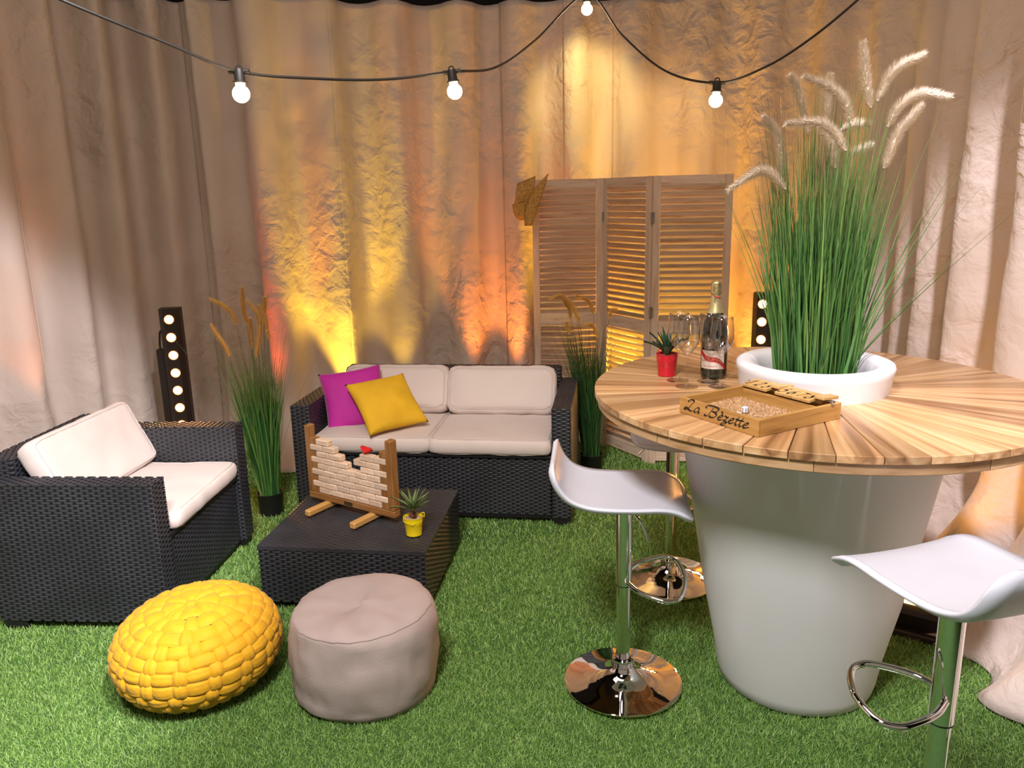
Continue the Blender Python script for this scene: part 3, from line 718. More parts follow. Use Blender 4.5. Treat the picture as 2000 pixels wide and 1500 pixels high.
# ------------------------------------------------------------------ bar stools
def make_stool(seat_z, drop, ring_up=0.0, ring_rot=0.0, roll=0.0):
    """front of the stool is +x; seat_z: height of the seat underside; sleeve bottom is seat_z - drop"""
    t = thing('bar_stool', 'x', 'bar stool')
    b = MB(); b.lathe([(0.0, 0.004), (0.195, 0.004), (0.200, 0.008), (0.199, 0.012), (0.185, 0.015), (0.14, 0.021), (0.10, 0.030), (0.07, 0.041), (0.05, 0.055), (0.040, 0.068), (0.036, 0.078), (0.0, 0.080)], 64); b.build('base', M_CHROME, t, True, 50)
    b = MB(); b.lathe([(0.026, 0.072), (0.038, 0.072), (0.040, 0.078), (0.037, 0.085), (0.039, 0.089), (0.036, 0.098), (0.026, 0.100)], 40)
    for k in range(20):
        an = 2 * PI * k / 20; b.cyl((0.038 * math.cos(an), 0.038 * math.sin(an), 0.074), (0.037 * math.cos(an), 0.037 * math.sin(an), 0.092), 0.0028, 6)
    b.build('collar', M_CHROME, t, True, 50)
    zs = seat_z - drop
    b = MB(); b.lathe([(0.0235, 0.09), (0.0235, zs + 0.05)], 32); b.build('column', M_CHROME, t, True, 50)
    b = MB(); b.lathe([(0.0236, zs - 0.0035), (0.0272, zs - 0.0035), (0.0276, zs - 0.0005), (0.0272, zs)], 32); b.build('sleeve_gasket', M_DRUB, t, True, 50)
    b = MB(); b.lathe([(0.024, zs), (0.0268, zs), (0.0268, seat_z - 0.002), (0.020, seat_z - 0.002)], 36); b.build('sleeve', M_CHROME, t, True, 50)
    P = [(0.012, 0.024, 0.03), (0.05, 0.058, 0.03), (0.11, 0.084, 0.03), (0.155, 0.092, 0.03), (0.195, 0.070, 0.03), (0.214, 0.0, 0.03)]
    P = [(x * 0.92, y, z) for x, y, z in P]; P = P + [(x, -y, z) for x, y, z in reversed(P[:-1])]
    b = MB(); Rr = Matrix.Rotation(ring_rot, 4, 'Z') @ Matrix.Rotation(roll, 4, 'X'); b.tube([Rr @ p + Vector((0, 0, zs + ring_up)) for p in cat_rom(P, 7)], 0.0085, 12); b.build('footrest', M_CHROME, t, True, 60)
    b = MB(); b.box(-0.08, 0.08, -0.08, 0.08, seat_z - 0.002, seat_z + 0.006, 0.002); b.box(-0.03, 0.03, -0.03, 0.03, seat_z - 0.03, seat_z, 0.004); b.build('seat_plate', M_LBODY, t, False)
    b = MB(); b.tube(cat_rom([(0.01, -0.028, seat_z - 0.015), (0.03, -0.06, seat_z - 0.02), (0.05, -0.10, seat_z - 0.035), (0.07, -0.145, seat_z - 0.075)], 5), 0.0042, 8); b.build('height_lever', M_CHROME, t, True, 60)
    # saddle seat
    S = [(-0.222, 0.128), (-0.214, 0.092), (-0.196, 0.054), (-0.165, 0.024), (-0.115, 0.006), (-0.05, 0.0), (0.03, 0.0), (0.10, 0.002), (0.145, -0.004), (0.18, -0.020), (0.208, -0.048)]
    SP = cat_rom([(x, 0, z) for x, z in S], 4); n = len(SP); K = 18; hwid = 0.183; th = 0.020
    L = [0.0]
    for i in range(1, n): L.append(L[-1] + (SP[i] - SP[i - 1]).length)
    TT = L[-1]
    def frame(i):
        tn = (SP[min(n - 1, i + 1)] - SP[max(0, i - 1)]).normalized(); return Vector((-tn.z, 0, tn.x))
    def wid(l):
        e = min(l, TT - l); rc = 0.055
        w = hwid if e > rc else hwid - rc + math.sqrt(max(0, rc * rc - (rc - e) ** 2))
        return w * (0.95 + 0.05 * math.sin(PI * l / TT))
    top, bot = [], []
    for i in range(n):
        w = wid(L[i]); N_ = frame(i); rt, rb = [], []
        for j in range(K + 1):
            v = -1 + 2 * j / K; ed = min(1, (1 - abs(v)) / 0.12) ; ee = min(1, min(L[i], TT - L[i]) / 0.02)
            thk = th * (0.35 + 0.65 * math.sqrt(max(0, min(ed, 1)))) * (0.45 + 0.55 * math.sqrt(ee))
            base = SP[i] + Vector((0, v * w, 0.012 + 0.010 * v * v + 0.022))
            rt.append(base); rb.append(base - N_ * thk)
        top.append(rt); bot.append(rb)
    b = MB(); b.quad_grid(top); b.quad_grid(bot, flip=True)
    b.quad_grid([[r[0] for r in top], [r[0] for r in bot]]); b.quad_grid([[r[-1] for r in top], [r[-1] for r in bot]], flip=True)
    b.quad_grid([top[0], bot[0]], flip=True); b.quad_grid([top[-1], bot[-1]])
    b.v = [(x, y, z + seat_z) for x, y, z in b.v]
    st = b.build('seat', M_PU, t, True, 70)
    bm = bmesh.new(); bm.from_mesh(st.data); bmesh.ops.remove_doubles(bm, verts=bm.verts, dist=0.0004); bmesh.ops.recalc_face_normals(bm, faces=bm.faces); bm.to_mesh(st.data); bm.free()
    ring = []
    for i in range(2, n - 2): ring.append(top[i][1])
    for j in range(2, K - 1): ring.append(top[n - 3][j])
    for i in range(n - 3, 1, -1): ring.append(top[i][K - 1])
    for j in range(K - 2, 1, -1): ring.append(top[2][j])
    b = MB(); b.tube([p + Vector((0, 0, seat_z + 0.0003)) for p in ring], 0.0011, 4, closed=True); b.build('stitching', M_PUS, st, True, None)
    return t
GS = 'white saddle bar stools around the planter table'
s1 = make_stool(0.662, 0.29, 0.0, 0.0, 0.42); s1.location = (0.356, 2.41, 0.012); s1.rotation_euler = (0, 0, math.radians(-6)); s1['label'] = 'white saddle bar stool with chrome base left of the planter'; s1['group'] = GS
s2 = make_stool(0.793, 0.318, 0.040, math.radians(71), -0.18); s2.location = (0.940, 1.545, 0.012); s2.rotation_euler = (0, 0, math.radians(107)); s2['label'] = 'white saddle bar stool at the lower right corner, base out of frame'; s2['group'] = GS
s3 = make_stool(0.662, 0.29); s3.location = (0.665, 3.15, 0.012); s3.rotation_euler = (0, 0, math.radians(-98)); s3['label'] = 'bar stool behind the table, its seat hidden under the tabletop'; s3['group'] = GS

# ------------------------------------------------------------------ louvred folding screen
def screen():
    t = thing('folding_screen', 'whitewashed wooden three panel louvred folding screen', 'room divider', (0.6, 5.09, 0))
    A, B, C_, D_ = Vector((0.15, 5.13)), Vector((0.60, 5.09)), Vector((0.835, 4.695)), Vector((1.285, 4.635))
    zt = 1.735
    for idx, (p, q) in enumerate(((A, B), (B, C_), (C_, D_))):
        d = (q - p); Wd = d.length - 0.008; ang = math.atan2(d.y, d.x); st, rl = 0.042, 0.05
        pr_ = D.objects.new('screen_panel', None); COL.objects.link(pr_); pr_.parent = t; pr_.location = (p.x + d.x / d.length * 0.004 - 0.6, p.y + d.y / d.length * 0.004 - 5.09, 0); pr_.rotation_euler = (0, 0, ang)
        # posts and rails are sub-parts of the panel
        for x in (0, Wd - st):
            b = MB(); b.box(x, x + st, -0.011, 0.011, 0, zt, 0.002); b.build('stile', M_FRAMEW, pr_, False)
        for (z0, z1) in ((zt - rl, zt - 0.001), (0.82, 0.895), (0.02, 0.09)):
            b = MB(); b.box(st + 0.0005, Wd - st - 0.0005, -0.010, 0.010, z0, z1, 0.002); b.build('rail', M_SLAT, pr_, False)
        sw = Wd - 2 * st - 0.003
        b = MB(); b.box(-sw / 2, sw / 2, -0.022, 0.022, -0.0028, 0.0028, 0.0012); me = b.mesh('slat', M_SLAT, False)
        til = math.radians(-58 if idx != 1 else -52)
        for (z0, z1, n) in ((0.895, zt - rl, 21), (0.09, 0.82, 19)):
            for k in range(n):
                z = z0 + (z1 - z0) * (k + 0.5) / n
                inst('slat', me, pr_, (Wd / 2, 0, z), (til, 0, 0))
    for (p, z) in ((C_, 1.50), (C_, 0.95), (C_, 0.3), (B, 1.5), (B, 0.3)):
        b = MB(); b.box(-0.012, 0.012, -0.004, 0.002, -0.03, 0.03, 0.001); b.cyl((0, -0.005, -0.03), (0, -0.005, 0.03), 0.004, 8)
        b.build('hinge', M_STEEL, t, True, 40, loc=(p.x - 0.6, p.y - 5.09 - 0.014, z))
    return t
screen()
# straw hat slung over the top left corner of the screen
t = thing('straw_hat', 'frayed straw hat hanging on the top left corner of the folding screen', 'hat', (0.13, 5.07, 1.46))
b = MB(); rows = []
for i in range(13):
    f = i / 12; row = []
    for j in range(17):
        g_ = -1 + 2 * j / 16
        x = -0.085 + 0.115 * f + 0.015 * g_; z = 0.10 + 0.17 * (0.5 + 0.5 * g_) + 0.045 * f - 0.02
        y = -0.035 - 0.05 * math.cos(g_ * 1.4) * (1 - 0.5 * f) + 0.004 * math.sin(j * 2.1)
        row.append((x, y, z))
    rows.append(row)
b.quad_grid(rows); o = b.build('brim', M_STRAW, t, True, None); sm = o.modifiers.new('thickness', 'SOLIDIFY'); sm.thickness = 0.004
b = MB(); b.lathe([(0.0, -0.075), (0.022, -0.072), (0.040, -0.055), (0.048, -0.02), (0.050, 0.03), (0.046, 0.032)], 24, Matrix.Translation((-0.052, -0.045, 0.105)) @ Matrix.Rotation(-0.15, 4, 'Y') @ Matrix.Diagonal((0.95, 0.7, 1, 1))); b.build('crown', M_STRAW, t, True, 50)
b = MB(); rows = []
for i in range(17):
    f = i / 16; z = 0.0 + 0.305 * f; xc = -0.005 + 0.035 * f + 0.09 * f * f; hw_ = 0.034 * math.sin(PI * min(1, 0.12 + f * 0.93)) ** 0.6 + 0.001
    rows.append([(xc + hw_ * math.cos(a_) , -0.075 - 0.03 * math.sin(a_) * (1 - f), z) for a_ in [PI * k / 8 for k in range(9)]])
b.quad_grid(rows); o = b.build('brim_fold', M_STRAW, t, True, None); sm = o.modifiers.new('thickness', 'SOLIDIFY'); sm.thickness = 0.004

# ------------------------------------------------------------------ vertical lamp strips
def tower(label, loc, rz, n=10, bracket=True):
    t = thing('lamp_tower', label, 'stage light', loc, rz, 'upright strips of warm round lamps')
    b = MB(); w = 0.058
    prof = [(-w, -0.03), (-w * 0.55, -0.055), (w * 0.55, -0.055), (w, -0.03), (w, 0.05), (-w, 0.05)]
    rows = [[(x, y, z) for x, y in prof] for z in (0.02, 1.045)]
    b.quad_grid(rows, closed_u=True); k = len(b.v); b.f.append(tuple(range(6, 12))); b.f.append(tuple(reversed(range(0, 6))))
    b.build('housing', M_LBODY, t, False)
    lm = MB(); lm.lathe([(0.0, -0.0635), (0.012, -0.063), (0.0235, -0.059)], 20, Matrix.Rotation(PI / 2, 4, 'X') @ Matrix.Diagonal((1, 1, -1, 1))); lme = lm.mesh('lamp', M_LENS, True)
    rm = MB(); rm.lathe([(0.0235, 0.052), (0.0240, 0.062), (0.0275, 0.062), (0.0275, 0.052)], 20, Matrix.Rotation(PI / 2, 4, 'X')); rme_ = rm.mesh('lamp_ring', M_HALO, True)
    for i in range(n):
        z = 0.985 - 0.1065 * i
        if z < 0.05: break
        L_ = inst('lamp', lme, t, (0, 0.002, z)); inst('lamp_ring', rme_, L_, (0, 0, 0))
    for z in (0.85, 0.55, 0.25):
        g_ = spot('strip_beam', (0, -0.075, z), (0, -2.0, z - 0.9), 26, (1, 0.42, 0.10), 62, 0.9, 0.04); g_.parent = t
    if bracket:
        b = MB(); b.box(-0.105, -0.062, 0.0, 0.05, 0.0, 0.80, 0.003); b.cyl((-0.085, 0.025, 0.80), (-0.085, 0.025, 0.84), 0.006, 8); b.tube(cat_rom([(-0.085, 0.025, 0.83), (-0.075, 0.02, 0.90), (-0.06, 0.02, 0.91)], 5), 0.006, 8); b.build('bracket', M_LBODY, t, True, 40)
    b = MB(); b.box(-0.12, 0.12, -0.10, 0.10, 0.0, 0.02, 0.003); b.build('foot_plate', M_LBODY, t, False)
tower('black upright strip of round warm lamps behind the armchair', (-2.005, 4.66, 0), math.radians(12))
tower('black upright strip of round warm lamps behind the tall grass', (1.515, 4.72, 0), math.radians(-22), bracket=False)
# floor flood lamp at the foot of the right curtain
t = thing('floor_lamp', 'black floor flood light aimed up behind the planter, amber lens lit', 'stage light', (1.515, 2.71, 0), math.radians(-35))
b = MB(); Mx = Matrix.Translation((0, 0, 0.095)) @ Matrix.Rotation(math.radians(28), 4, 'X'); b.box(-0.085, 0.085, -0.07, 0.07, -0.06, 0.055, 0.012, Mx); b.build('housing', M_LBODY, t, False)
b = MB(); b.box(-0.045, 0.045, -0.030, 0.030, 0.054, 0.058, 0.001, Mx); b.build('lens', M_FLOOD, t, False)
b = MB(); b.box(-0.10, 0.10, -0.085, -0.055, 0.0, 0.03, 0.006); b.box(-0.10, 0.10, 0.055, 0.085, 0.0, 0.03, 0.006); b.box(-0.098, -0.090, -0.06, 0.06, 0.0, 0.13, 0.002); b.box(0.090, 0.098, -0.06, 0.06, 0.0, 0.13, 0.002); b.build('stand', M_LBODY, t, False)
spot('flood_beam', (1.55, 2.76, 0.17), (1.95, 3.05, 0.9), 18, AMB, 42, 1.0, 0.03)

# ------------------------------------------------------------------ festoon string lights
t = thing('festoon_lights', 'black festoon cable swagged across the top with four lit globe bulbs', 'string lights', (0, 2.6, 2.0))
base = Vector((0, 2.6, 2.0))
FP = [(-1.30, 1.85, 2.24), (-1.022, 2.0, 2.112), (-0.86, 2.16, 2.045), (-0.722, 2.3, 1.992), (-0.53, 2.42, 1.985), (-0.35, 2.52, 1.993), (-0.163, 2.6, 2.021), (-0.03, 2.9, 2.075), (0.12, 3.25, 2.22), (0.351, 3.6, 2.455), (0.47, 3.40, 2.26), (0.60, 3.15, 2.085), (0.732, 2.9, 2.008), (0.85, 2.78, 2.035), (0.96, 2.70, 2.10), (1.073, 2.6, 2.198), (1.25, 2.45, 2.38)]
b = MB(); b.tube([p - base for p in cat_rom(FP, 8)], 0.0040, 8); b.build('cable', M_CABLE, t, True, 60)
for (p, tilt) in ((Vector((-0.722, 2.3, 1.992)), 0.0), (Vector((-0.163, 2.6, 2.021)), -0.12), (Vector((0.351, 3.6, 2.455)), 0.0), (Vector((0.732, 2.9, 2.008)), 0.05)):
    Mx = Matrix.Translation(p - base) @ Matrix.Rotation(tilt, 4, 'Y')
    b = MB(); b.lathe([(0.0, 0.008), (0.013, 0.006), (0.0145, -0.004), (0.0145, -0.024), (0.019, -0.026), (0.019, -0.030), (0.0135, -0.031), (0.0, -0.031)], 20, Mx); b.tube([Mx @ Vector((-0.028, 0, 0)), Mx @ Vector((0.028, 0, 0))], 0.0066, 8)
    b.tube([Mx @ Vector((0.008 * math.cos(a_), 0, 0.008 + 0.008 * math.sin(a_))) for a_ in [PI * k / 6 for k in range(7)]], 0.0022, 6); so = b.build('lamp_socket', M_CABLE, t, True, 50)
    b = MB(); b.lathe([(0.0125, -0.031), (0.013, -0.036)] + [(0.0235 * math.sin(x), -0.058 + 0.0235 * math.cos(x)) for x in [PI * (0.16 + 0.84 * k / 12) for k in range(12)]] + [(0.0, -0.0815)], 24, Mx); b.build('bulb', M_BULB, so, True, None)
    point('bulb_glow', tuple(p - base + Vector((0, -0.03, -0.12))), 1.5, (1.0, 0.70, 0.38), 0.03, t)

# ------------------------------------------------------------------ grasses
def blades(mb, r, n, br, h, spread, wid, segs=7, cx=0, cy=0, z0=0.0, bias=(0, 0), lo=0.45, pw=1.6):
    for _ in range(n):
        a = r.uniform(0, 2 * PI); q = math.sqrt(r.random()) * br
        x0, y0 = cx + q * math.cos(a), cy + q * math.sin(a)
        H_ = h * (lo + (1 - lo) * r.random() ** 0.8)
        da = a + r.gauss(0, 0.5); sp = spread * H_ / h * (0.15 + 0.85 * q / br) * r.uniform(0.3, 1.25)
        dx, dy = math.cos(da) * sp + bias[0] * H_, math.sin(da) * sp + bias[1] * H_
        w = wid * r.uniform(0.6, 1.2); c = r.uniform(0, PI); wx, wy = math.cos(c) * w / 2, math.sin(c) * w / 2
        b = len(mb.v); cx1, cy1 = r.gauss(0, 0.012), r.gauss(0, 0.012)
        for k in range(segs + 1):
            f = k / segs; g_ = f ** pw
            x = x0 + dx * g_ + cx1 * math.sin(PI * f); y = y0 + dy * g_ + cy1 * math.sin(PI * f); z = z0 + H_ * (f - 0.06 * sp / max(H_, .1) * f * f)
            t_ = (1 - f) ** 0.7 * 0.92 + 0.06
            mb.v.append((x - wx * t_, y - wy * t_, z)); mb.v.append((x + wx * t_, y + wy * t_, z))
            if k: mb.f.append((b + 2 * k - 2, b + 2 * k - 1, b + 2 * k + 1, b + 2 * k))
def plume(parent, pts, origin, rad, mat, stem_mat, root, seed):
    r = random.Random(seed); P = [p - Vector(origin) for p in cat_rom(list(reversed(pts)), 8)]   # base -> tip
    L = len(P); b = MB()
    b.tube(P, rad * 0.20, 6, taper=lambda f: 0.55 + 0.9 * math.sin(PI * min(1, 0.2 + f * 0.8)) ** 0.8)
    tot = sum((P[i] - P[i - 1]).length for i in range(1, L))
    for _ in range(int(1700 * tot / 0.16)):
        f = r.random(); i = min(L - 2, int(f * (L - 1))); u = f * (L - 1) - i; p = P[i].lerp(P[i + 1], u); tn = (P[i + 1] - P[i]).normalized()
        d = Vector((r.gauss(0, 1), r.gauss(0, 1), r.gauss(0, 1))); d = (d - tn * d.dot(tn)).normalized()
        env = rad * (0.55 + 0.55 * math.sin(PI * min(1, 0.12 + f * 0.86)) ** 0.7)
        e = p + d * env * r.uniform(0.8, 1.25) + tn * env * r.uniform(0.5, 1.4); sw = d.cross(tn) * 0.0012
        k = len(b.v); b.v.extend([tuple(p - sw), tuple(p + sw), tuple(e)]); b.f.append((k, k + 1, k + 2))
    pl = b.build('plume', mat, parent, True, None)
    b = MB(); p0 = Vector(root) - Vector(origin); p1 = P[0]; mid = p0.lerp(p1, 0.6) + Vector(((p1.x - p0.x) * -0.12, 0, 0.0))
    b.tube(cat_rom([p0, mid, p1, P[min(3, L - 1)]], 6), 0.0016, 5, taper=lambda f: 1 - 0.4 * f); b.build('stem', stem_mat, pl, True, None)
BIG = [[(0.85, 2.5, 1.971), (0.876, 2.5, 1.92), (0.911, 2.5, 1.806)], [(0.863, 2.42, 1.959), (0.932, 2.42, 1.933), (0.981, 2.42, 1.89), (1.004, 2.42, 1.826)], [(0.986, 2.55, 1.977), (0.981, 2.55, 1.916), (0.981, 2.55, 1.85)], [(1.015, 2.4, 2.042), (1.028, 2.4, 1.953), (1.05, 2.4, 1.868)], [(1.237, 2.5, 2.023), (1.153, 2.5, 1.98), (1.112, 2.5, 1.896)], [(1.299, 2.45, 1.899), (1.21, 2.45, 1.908), (1.153, 2.45, 1.871), (1.126, 2.45, 1.818)], [(1.175, 2.36, 1.867), (1.117, 2.36, 1.793), (1.084, 2.36, 1.698)], [(0.777, 2.5, 1.856), (0.818, 2.5, 1.802), (0.842, 2.5, 1.687)], [(0.789, 2.33, 1.826), (0.871, 2.33, 1.827), (0.919, 2.33, 1.801), (0.959, 2.33, 1.748)], [(0.919, 2.42, 1.82), (0.95, 2.42, 1.768), (0.968, 2.42, 1.703)], [(0.653, 2.4, 1.649), (0.724, 2.4, 1.694), (0.77, 2.4, 1.693), (0.818, 2.4, 1.646)], [(1.133, 2.6, 1.838), (1.085, 2.6, 1.837), (1.046, 2.6, 1.821)], [(1.127, 2.56, 1.772), (1.072, 2.56, 1.746), (1.05, 2.56, 1.697)]]
LEFT = [[(-1.508, 4.0, 1.169), (-1.447, 4.0, 1.136), (-1.41, 4.0, 1.094), (-1.393, 4.0, 1.036)], [(-1.501, 3.95, 1.046), (-1.471, 3.95, 0.988), (-1.443, 3.95, 0.935), (-1.426, 3.95, 0.882)], [(-1.362, 4.05, 1.217), (-1.366, 4.05, 1.12), (-1.357, 4.05, 1.032)], [(-1.311, 3.97, 1.155), (-1.267, 3.97, 1.085), (-1.271, 3.97, 0.991), (-1.3, 3.97, 0.872)], [(-1.278, 4.02, 1.127), (-1.253, 4.02, 1.061), (-1.242, 4.02, 0.955)], [(-1.261, 4.08, 1.161), (-1.268, 4.08, 1.113), (-1.277, 4.08, 1.055)], [(-1.339, 4.06, 1.057), (-1.344, 4.06, 0.985), (-1.347, 4.06, 0.896)]]
REAR = [[(0.222, 4.4, 1.079), (0.284, 4.4, 1.095), (0.347, 4.4, 1.036), (0.389, 4.4, 0.94)], [(0.302, 4.45, 1.065), (0.333, 4.45, 1.018), (0.345, 4.45, 0.954)], [(0.375, 4.5, 1.083), (0.445, 4.5, 1.05), (0.477, 4.5, 0.973)], [(0.413, 4.35, 0.939), (0.456, 4.35, 0.932), (0.484, 4.35, 0.868)], [(0.592, 4.4, 1.011), (0.564, 4.4, 1.005), (0.553, 4.4, 0.96)], [(0.321, 4.45, 0.937), (0.327, 4.45, 0.908), (0.332, 4.45, 0.869)]]
r = random.Random(11); O_ = (TC[0], TC[1], 1.0)
t = thing('tall_ornamental_grass', 'tall artificial fountain grass with pale feathery plumes in the table planter', 'plant', O_)
b = MB(); b.lathe([(0.0, 0.03), (0.158, 0.03), (0.158, 0.0)], 32); b.build('soil', M_SOIL, t)
b = MB()
blades(b, r, 620, 0.115, 0.78, 0.10, 0.0075, z0=0.02, lo=0.5)
blades(b, r, 240, 0.120, 0.62, 0.16, 0.0085, z0=0.02, lo=0.35)
blades(b, r, 230, 0.11, 1.00, 0.12, 0.0046, z0=0.02, lo=0.68)
blades(b, r, 46, 0.12, 0.85, 0.42, 0.0045, z0=0.02, lo=0.6, pw=1.35)
for x, y, z in ((0.50, -0.05, 0.57), (0.42, 0.05, 0.62), (0.40, 0.1, 0.70), (0.33, 0, 0.72), (-0.25, 0.0, 0.68), (-0.2, 0.05, 0.55), (0.28, 0.05, 0.86), (0.46, 0.05, 0.50)):
    k0 = len(b.v)
    for k in range(9):
        f = k / 8; g_ = f ** 1.25; w = 0.0026 * (1 - f) + 0.0003; b.v.append((0.08 * (1 if x > 0 else -1) + x * g_ - w, y * g_, 0.02 + z * f)); b.v.append((0.08 * (1 if x > 0 else -1) + x * g_ + w, y * g_, 0.02 + z * f))
        if k: b.f.append((k0 + 2 * k - 2, k0 + 2 * k - 1, k0 + 2 * k + 1, k0 + 2 * k))
b.v = [(x, y, z) for x, y, z in b.v]
o = b.build('grass_blades', M_BIG, t, True, None); o['kind'] = 'stuff'
M_BIG.node_tree.nodes['Map Range'].inputs['From Min'].default_value = 0.45; M_BIG.node_tree.nodes['Map Range'].inputs['From Max'].default_value = 1.15
for i, pl in enumerate(BIG): plume(t, pl, O_, 0.0195, M_PLUME, M_BIG, (TC[0] + (pl[-1][0] - TC[0]) * 0.35, TC[1], 1.02), i)
def pot_grass(label, loc, pr_, ph, n, h, spread, mat, plumes, pm, seed, bias):
    t = thing('potted_grass', label, 'plant', loc, 0, 'artificial grasses in black pots on the floor')
    b = MB(); b.lathe([(0.0, 0.004), (pr_ * 0.9, 0.004), (pr_ * 0.93, 0.01), (pr_, ph - 0.006), (pr_ + 0.003, ph), (pr_ - 0.004, ph), (pr_ - 0.006, ph - 0.02), (0.0, ph - 0.02)], 40); b.build('pot', M_BPOT, t, True, 50)
    r = random.Random(seed); b = MB()
    blades(b, r, n, pr_ * 0.72, h * 0.70, spread * 0.62, 0.0095, z0=ph - 0.02, lo=0.4, bias=bias)
    blades(b, r, n // 3, pr_ * 0.6, h * 0.86, spread, 0.0045, z0=ph - 0.02, lo=0.7, bias=bias)
    blades(b, r, 26, pr_ * 0.5, h * 0.95, spread * 2.0, 0.0028, z0=ph - 0.02, lo=0.8, bias=bias)
    o = b.build('grass_blades', mat, t, True, None); o['kind'] = 'stuff'
    for i, pl in enumerate(plumes): plume(t, pl, loc, 0.0165, pm, mat, (loc[0] + (pl[-1][0] - loc[0]) * 0.2, loc[1], ph), seed + i)
pot_grass('green artificial grass with amber lit straw plumes in a black pot, left of the sofa', (-1.318, 4.03, 0), 0.068, 0.122, 460, 1.10, 0.22, M_LEFTG, LEFT, M_PLUMEY, 21, (-0.03, 0))
pot_grass('dark green artificial grass in a black pot between the sofa and the screen', (0.47, 4.58, 0), 0.068, 0.11, 460, 1.05, 0.19, M_REARG, REAR, M_PLUMEY, 51, (-0.05, 0))

# ------------------------------------------------------------------ small succulents
def bucket(parent, mat, rt, rb, h):
    b = MB(); b.lathe([(0.0, 0.003), (rb - 0.002, 0.003), (rb - 0.001, 0.0), (rb + 0.0015, 0.001), (rb + 0.001, 0.004), (rb + (rt - rb) * 0.62, h * 0.62), (rb + (rt - rb) * 0.64 + 0.001, h * 0.65), (rb + (rt - rb) * 0.68, h * 0.68), (rb + (rt - rb) * 0.72 + 0.001, h * 0.71), (rb + (rt - rb) * 0.75, h * 0.74), (rb + (rt - rb) * 0.79 + 0.001, h * 0.78), (rb + (rt - rb) * 0.82, h * 0.81), (rt, h * 0.985), (rt + 0.0018, h), (rt, h + 0.001), (rt - 0.0015, h * 0.98), (rb + 0.001, h * 0.5)], 40)
    bk = b.build('bucket', mat, parent, True, 50)
    b = MB(); b.lathe([(0.0, h * 0.90), (rt * 0.5, h * 0.905), (rt * 0.95, h * 0.88)], 24); b.build('gravel', M_GRAVEL, parent, True, None)
    return bk
def leaves(parent, mat, n, L, w, z, seed, spread, name='leaf'):
    r = random.Random(seed)
    for k in range(n):
        a = 2.4 * k + r.uniform(-0.3, 0.3); el = spread * (0.15 + 0.85 * k / n); ln = L * r.uniform(0.75, 1.1) * (1 - 0.15 * k / n)
        b = MB(); rows = []
        for i in range(7):
            f = i / 6; bend = el * (0.6 + 0.6 * f); rr = ln * f * math.sin(bend); zz = ln * f * math.cos(bend * 0.8)
            ww = w * (math.sin(PI * (0.18 + 0.80 * f)) ** 0.8); c, s = math.cos(a), math.sin(a)
            rows.append([(c * rr - s * ww / 2 * q, s * rr + c * ww / 2 * q, z + zz + (0.15 * w if abs(q) == 1 else -0.1 * w)) for q in (-1, 0, 1)])
        b.quad_grid(rows); b.quad_grid([[(x, y, z_ - 0.12 * w) for x, y, z_ in q] for q in rows], flip=True)
        b.build(name, mat, parent, True, None)
t = thing('potted_succulent', 'spiky succulent in a small yellow metal bucket on the coffee table', 'plant', (-0.420, 3.055, 0.292), 0, 'mini succulents in coloured buckets')
bk = bucket(t, M_YELB, 0.040, 0.031, 0.078)
b = MB(); b.tube(cat_rom([(-0.041, 0, 0.072), (-0.035, -0.028, 0.066), (-0.005, -0.044, 0.058), (0.005, -0.046, 0.060), (0.012, -0.044, 0.064)], 6), 0.0012, 6); b.build('handle', M_YELB, bk, True, None)
b = MB(); b.tube(cat_rom([(0.030, 0.0, 0.074), (0.036, 0, 0.092), (0.046, 0, 0.092), (0.045, 0, 0.072)], 5), 0.002, 6); b.build('lug', M_YELB, bk, True, None)
b = MB(); rr = random.Random(4)
b.lathe([(0.006, 0.068), (0.013, 0.078), (0.013, 0.092), (0.008, 0.104), (0.0, 0.106)], 12)
for k in range(40):
    a = rr.uniform(0, 2 * PI); z = rr.uniform(0.07, 0.10); q = len(b.v); c, s = math.cos(a), math.sin(a)
    b.v.extend([(c * 0.011 - s * 0.003, s * 0.011 + c * 0.003, z), (c * 0.011 + s * 0.003, s * 0.011 - c * 0.003, z), (c * 0.019, s * 0.019, z + 0.006)]); b.f.append((q, q + 1, q + 2))
b.build('scaly_stem', M_CONE, t, True, 30)
leaves(t, M_SUCC, 26, 0.105, 0.012, 0.095, 3, 1.25)
t = thing('potted_aloe', 'dark spiky aloe in a small red metal bucket beside the wine glasses', 'plant', (0.535, 2.672, 1.0305), 0, 'mini succulents in coloured buckets')
bk = bucket(t, M_REDB, 0.037, 0.029, 0.076)
b = MB(); b.tube(cat_rom([(-0.030, 0.0, 0.074), (-0.030, 0, 0.088), (-0.018, 0, 0.092)], 5), 0.0018, 6); b.build('lug', M_REDB, bk, True, None)
leaves(t, M_ALOE, 18, 0.095, 0.017, 0.068, 9, 1.05)

# ------------------------------------------------------------------ lettering helpers
def stroke(mb, P, w0, w1, M, pen=math.radians(40), n=7, z=0.0):
    """calligraphic ribbon: width grows when the stroke runs across the pen edge"""
    Q = cat_rom([(x, y, 0) for x, y in P], n); K = len(Q); b0 = len(mb.v)
    for i in range(K):
        d = (Q[min(K - 1, i + 1)] - Q[max(0, i - 1)]); d = d.normalized() if d.length > 1e-9 else Vector((1, 0, 0))
        a = math.atan2(d.y, d.x); w = w0 + (w1 - w0) * abs(math.sin(a - pen)) ** 1.6
        e = min(i, K - 1 - i) / 3.0; w *= min(1, 0.45 + e * 0.55)
        nx, ny = -d.y * w / 2, d.x * w / 2
        mb.v.append(tuple(M @ Vector((Q[i].x + nx, Q[i].y + ny, z)))); mb.v.append(tuple(M @ Vector((Q[i].x - nx, Q[i].y - ny, z))))
        if i: q = b0 + 2 * i; mb.f.append((q - 2, q - 1, q + 1, q))
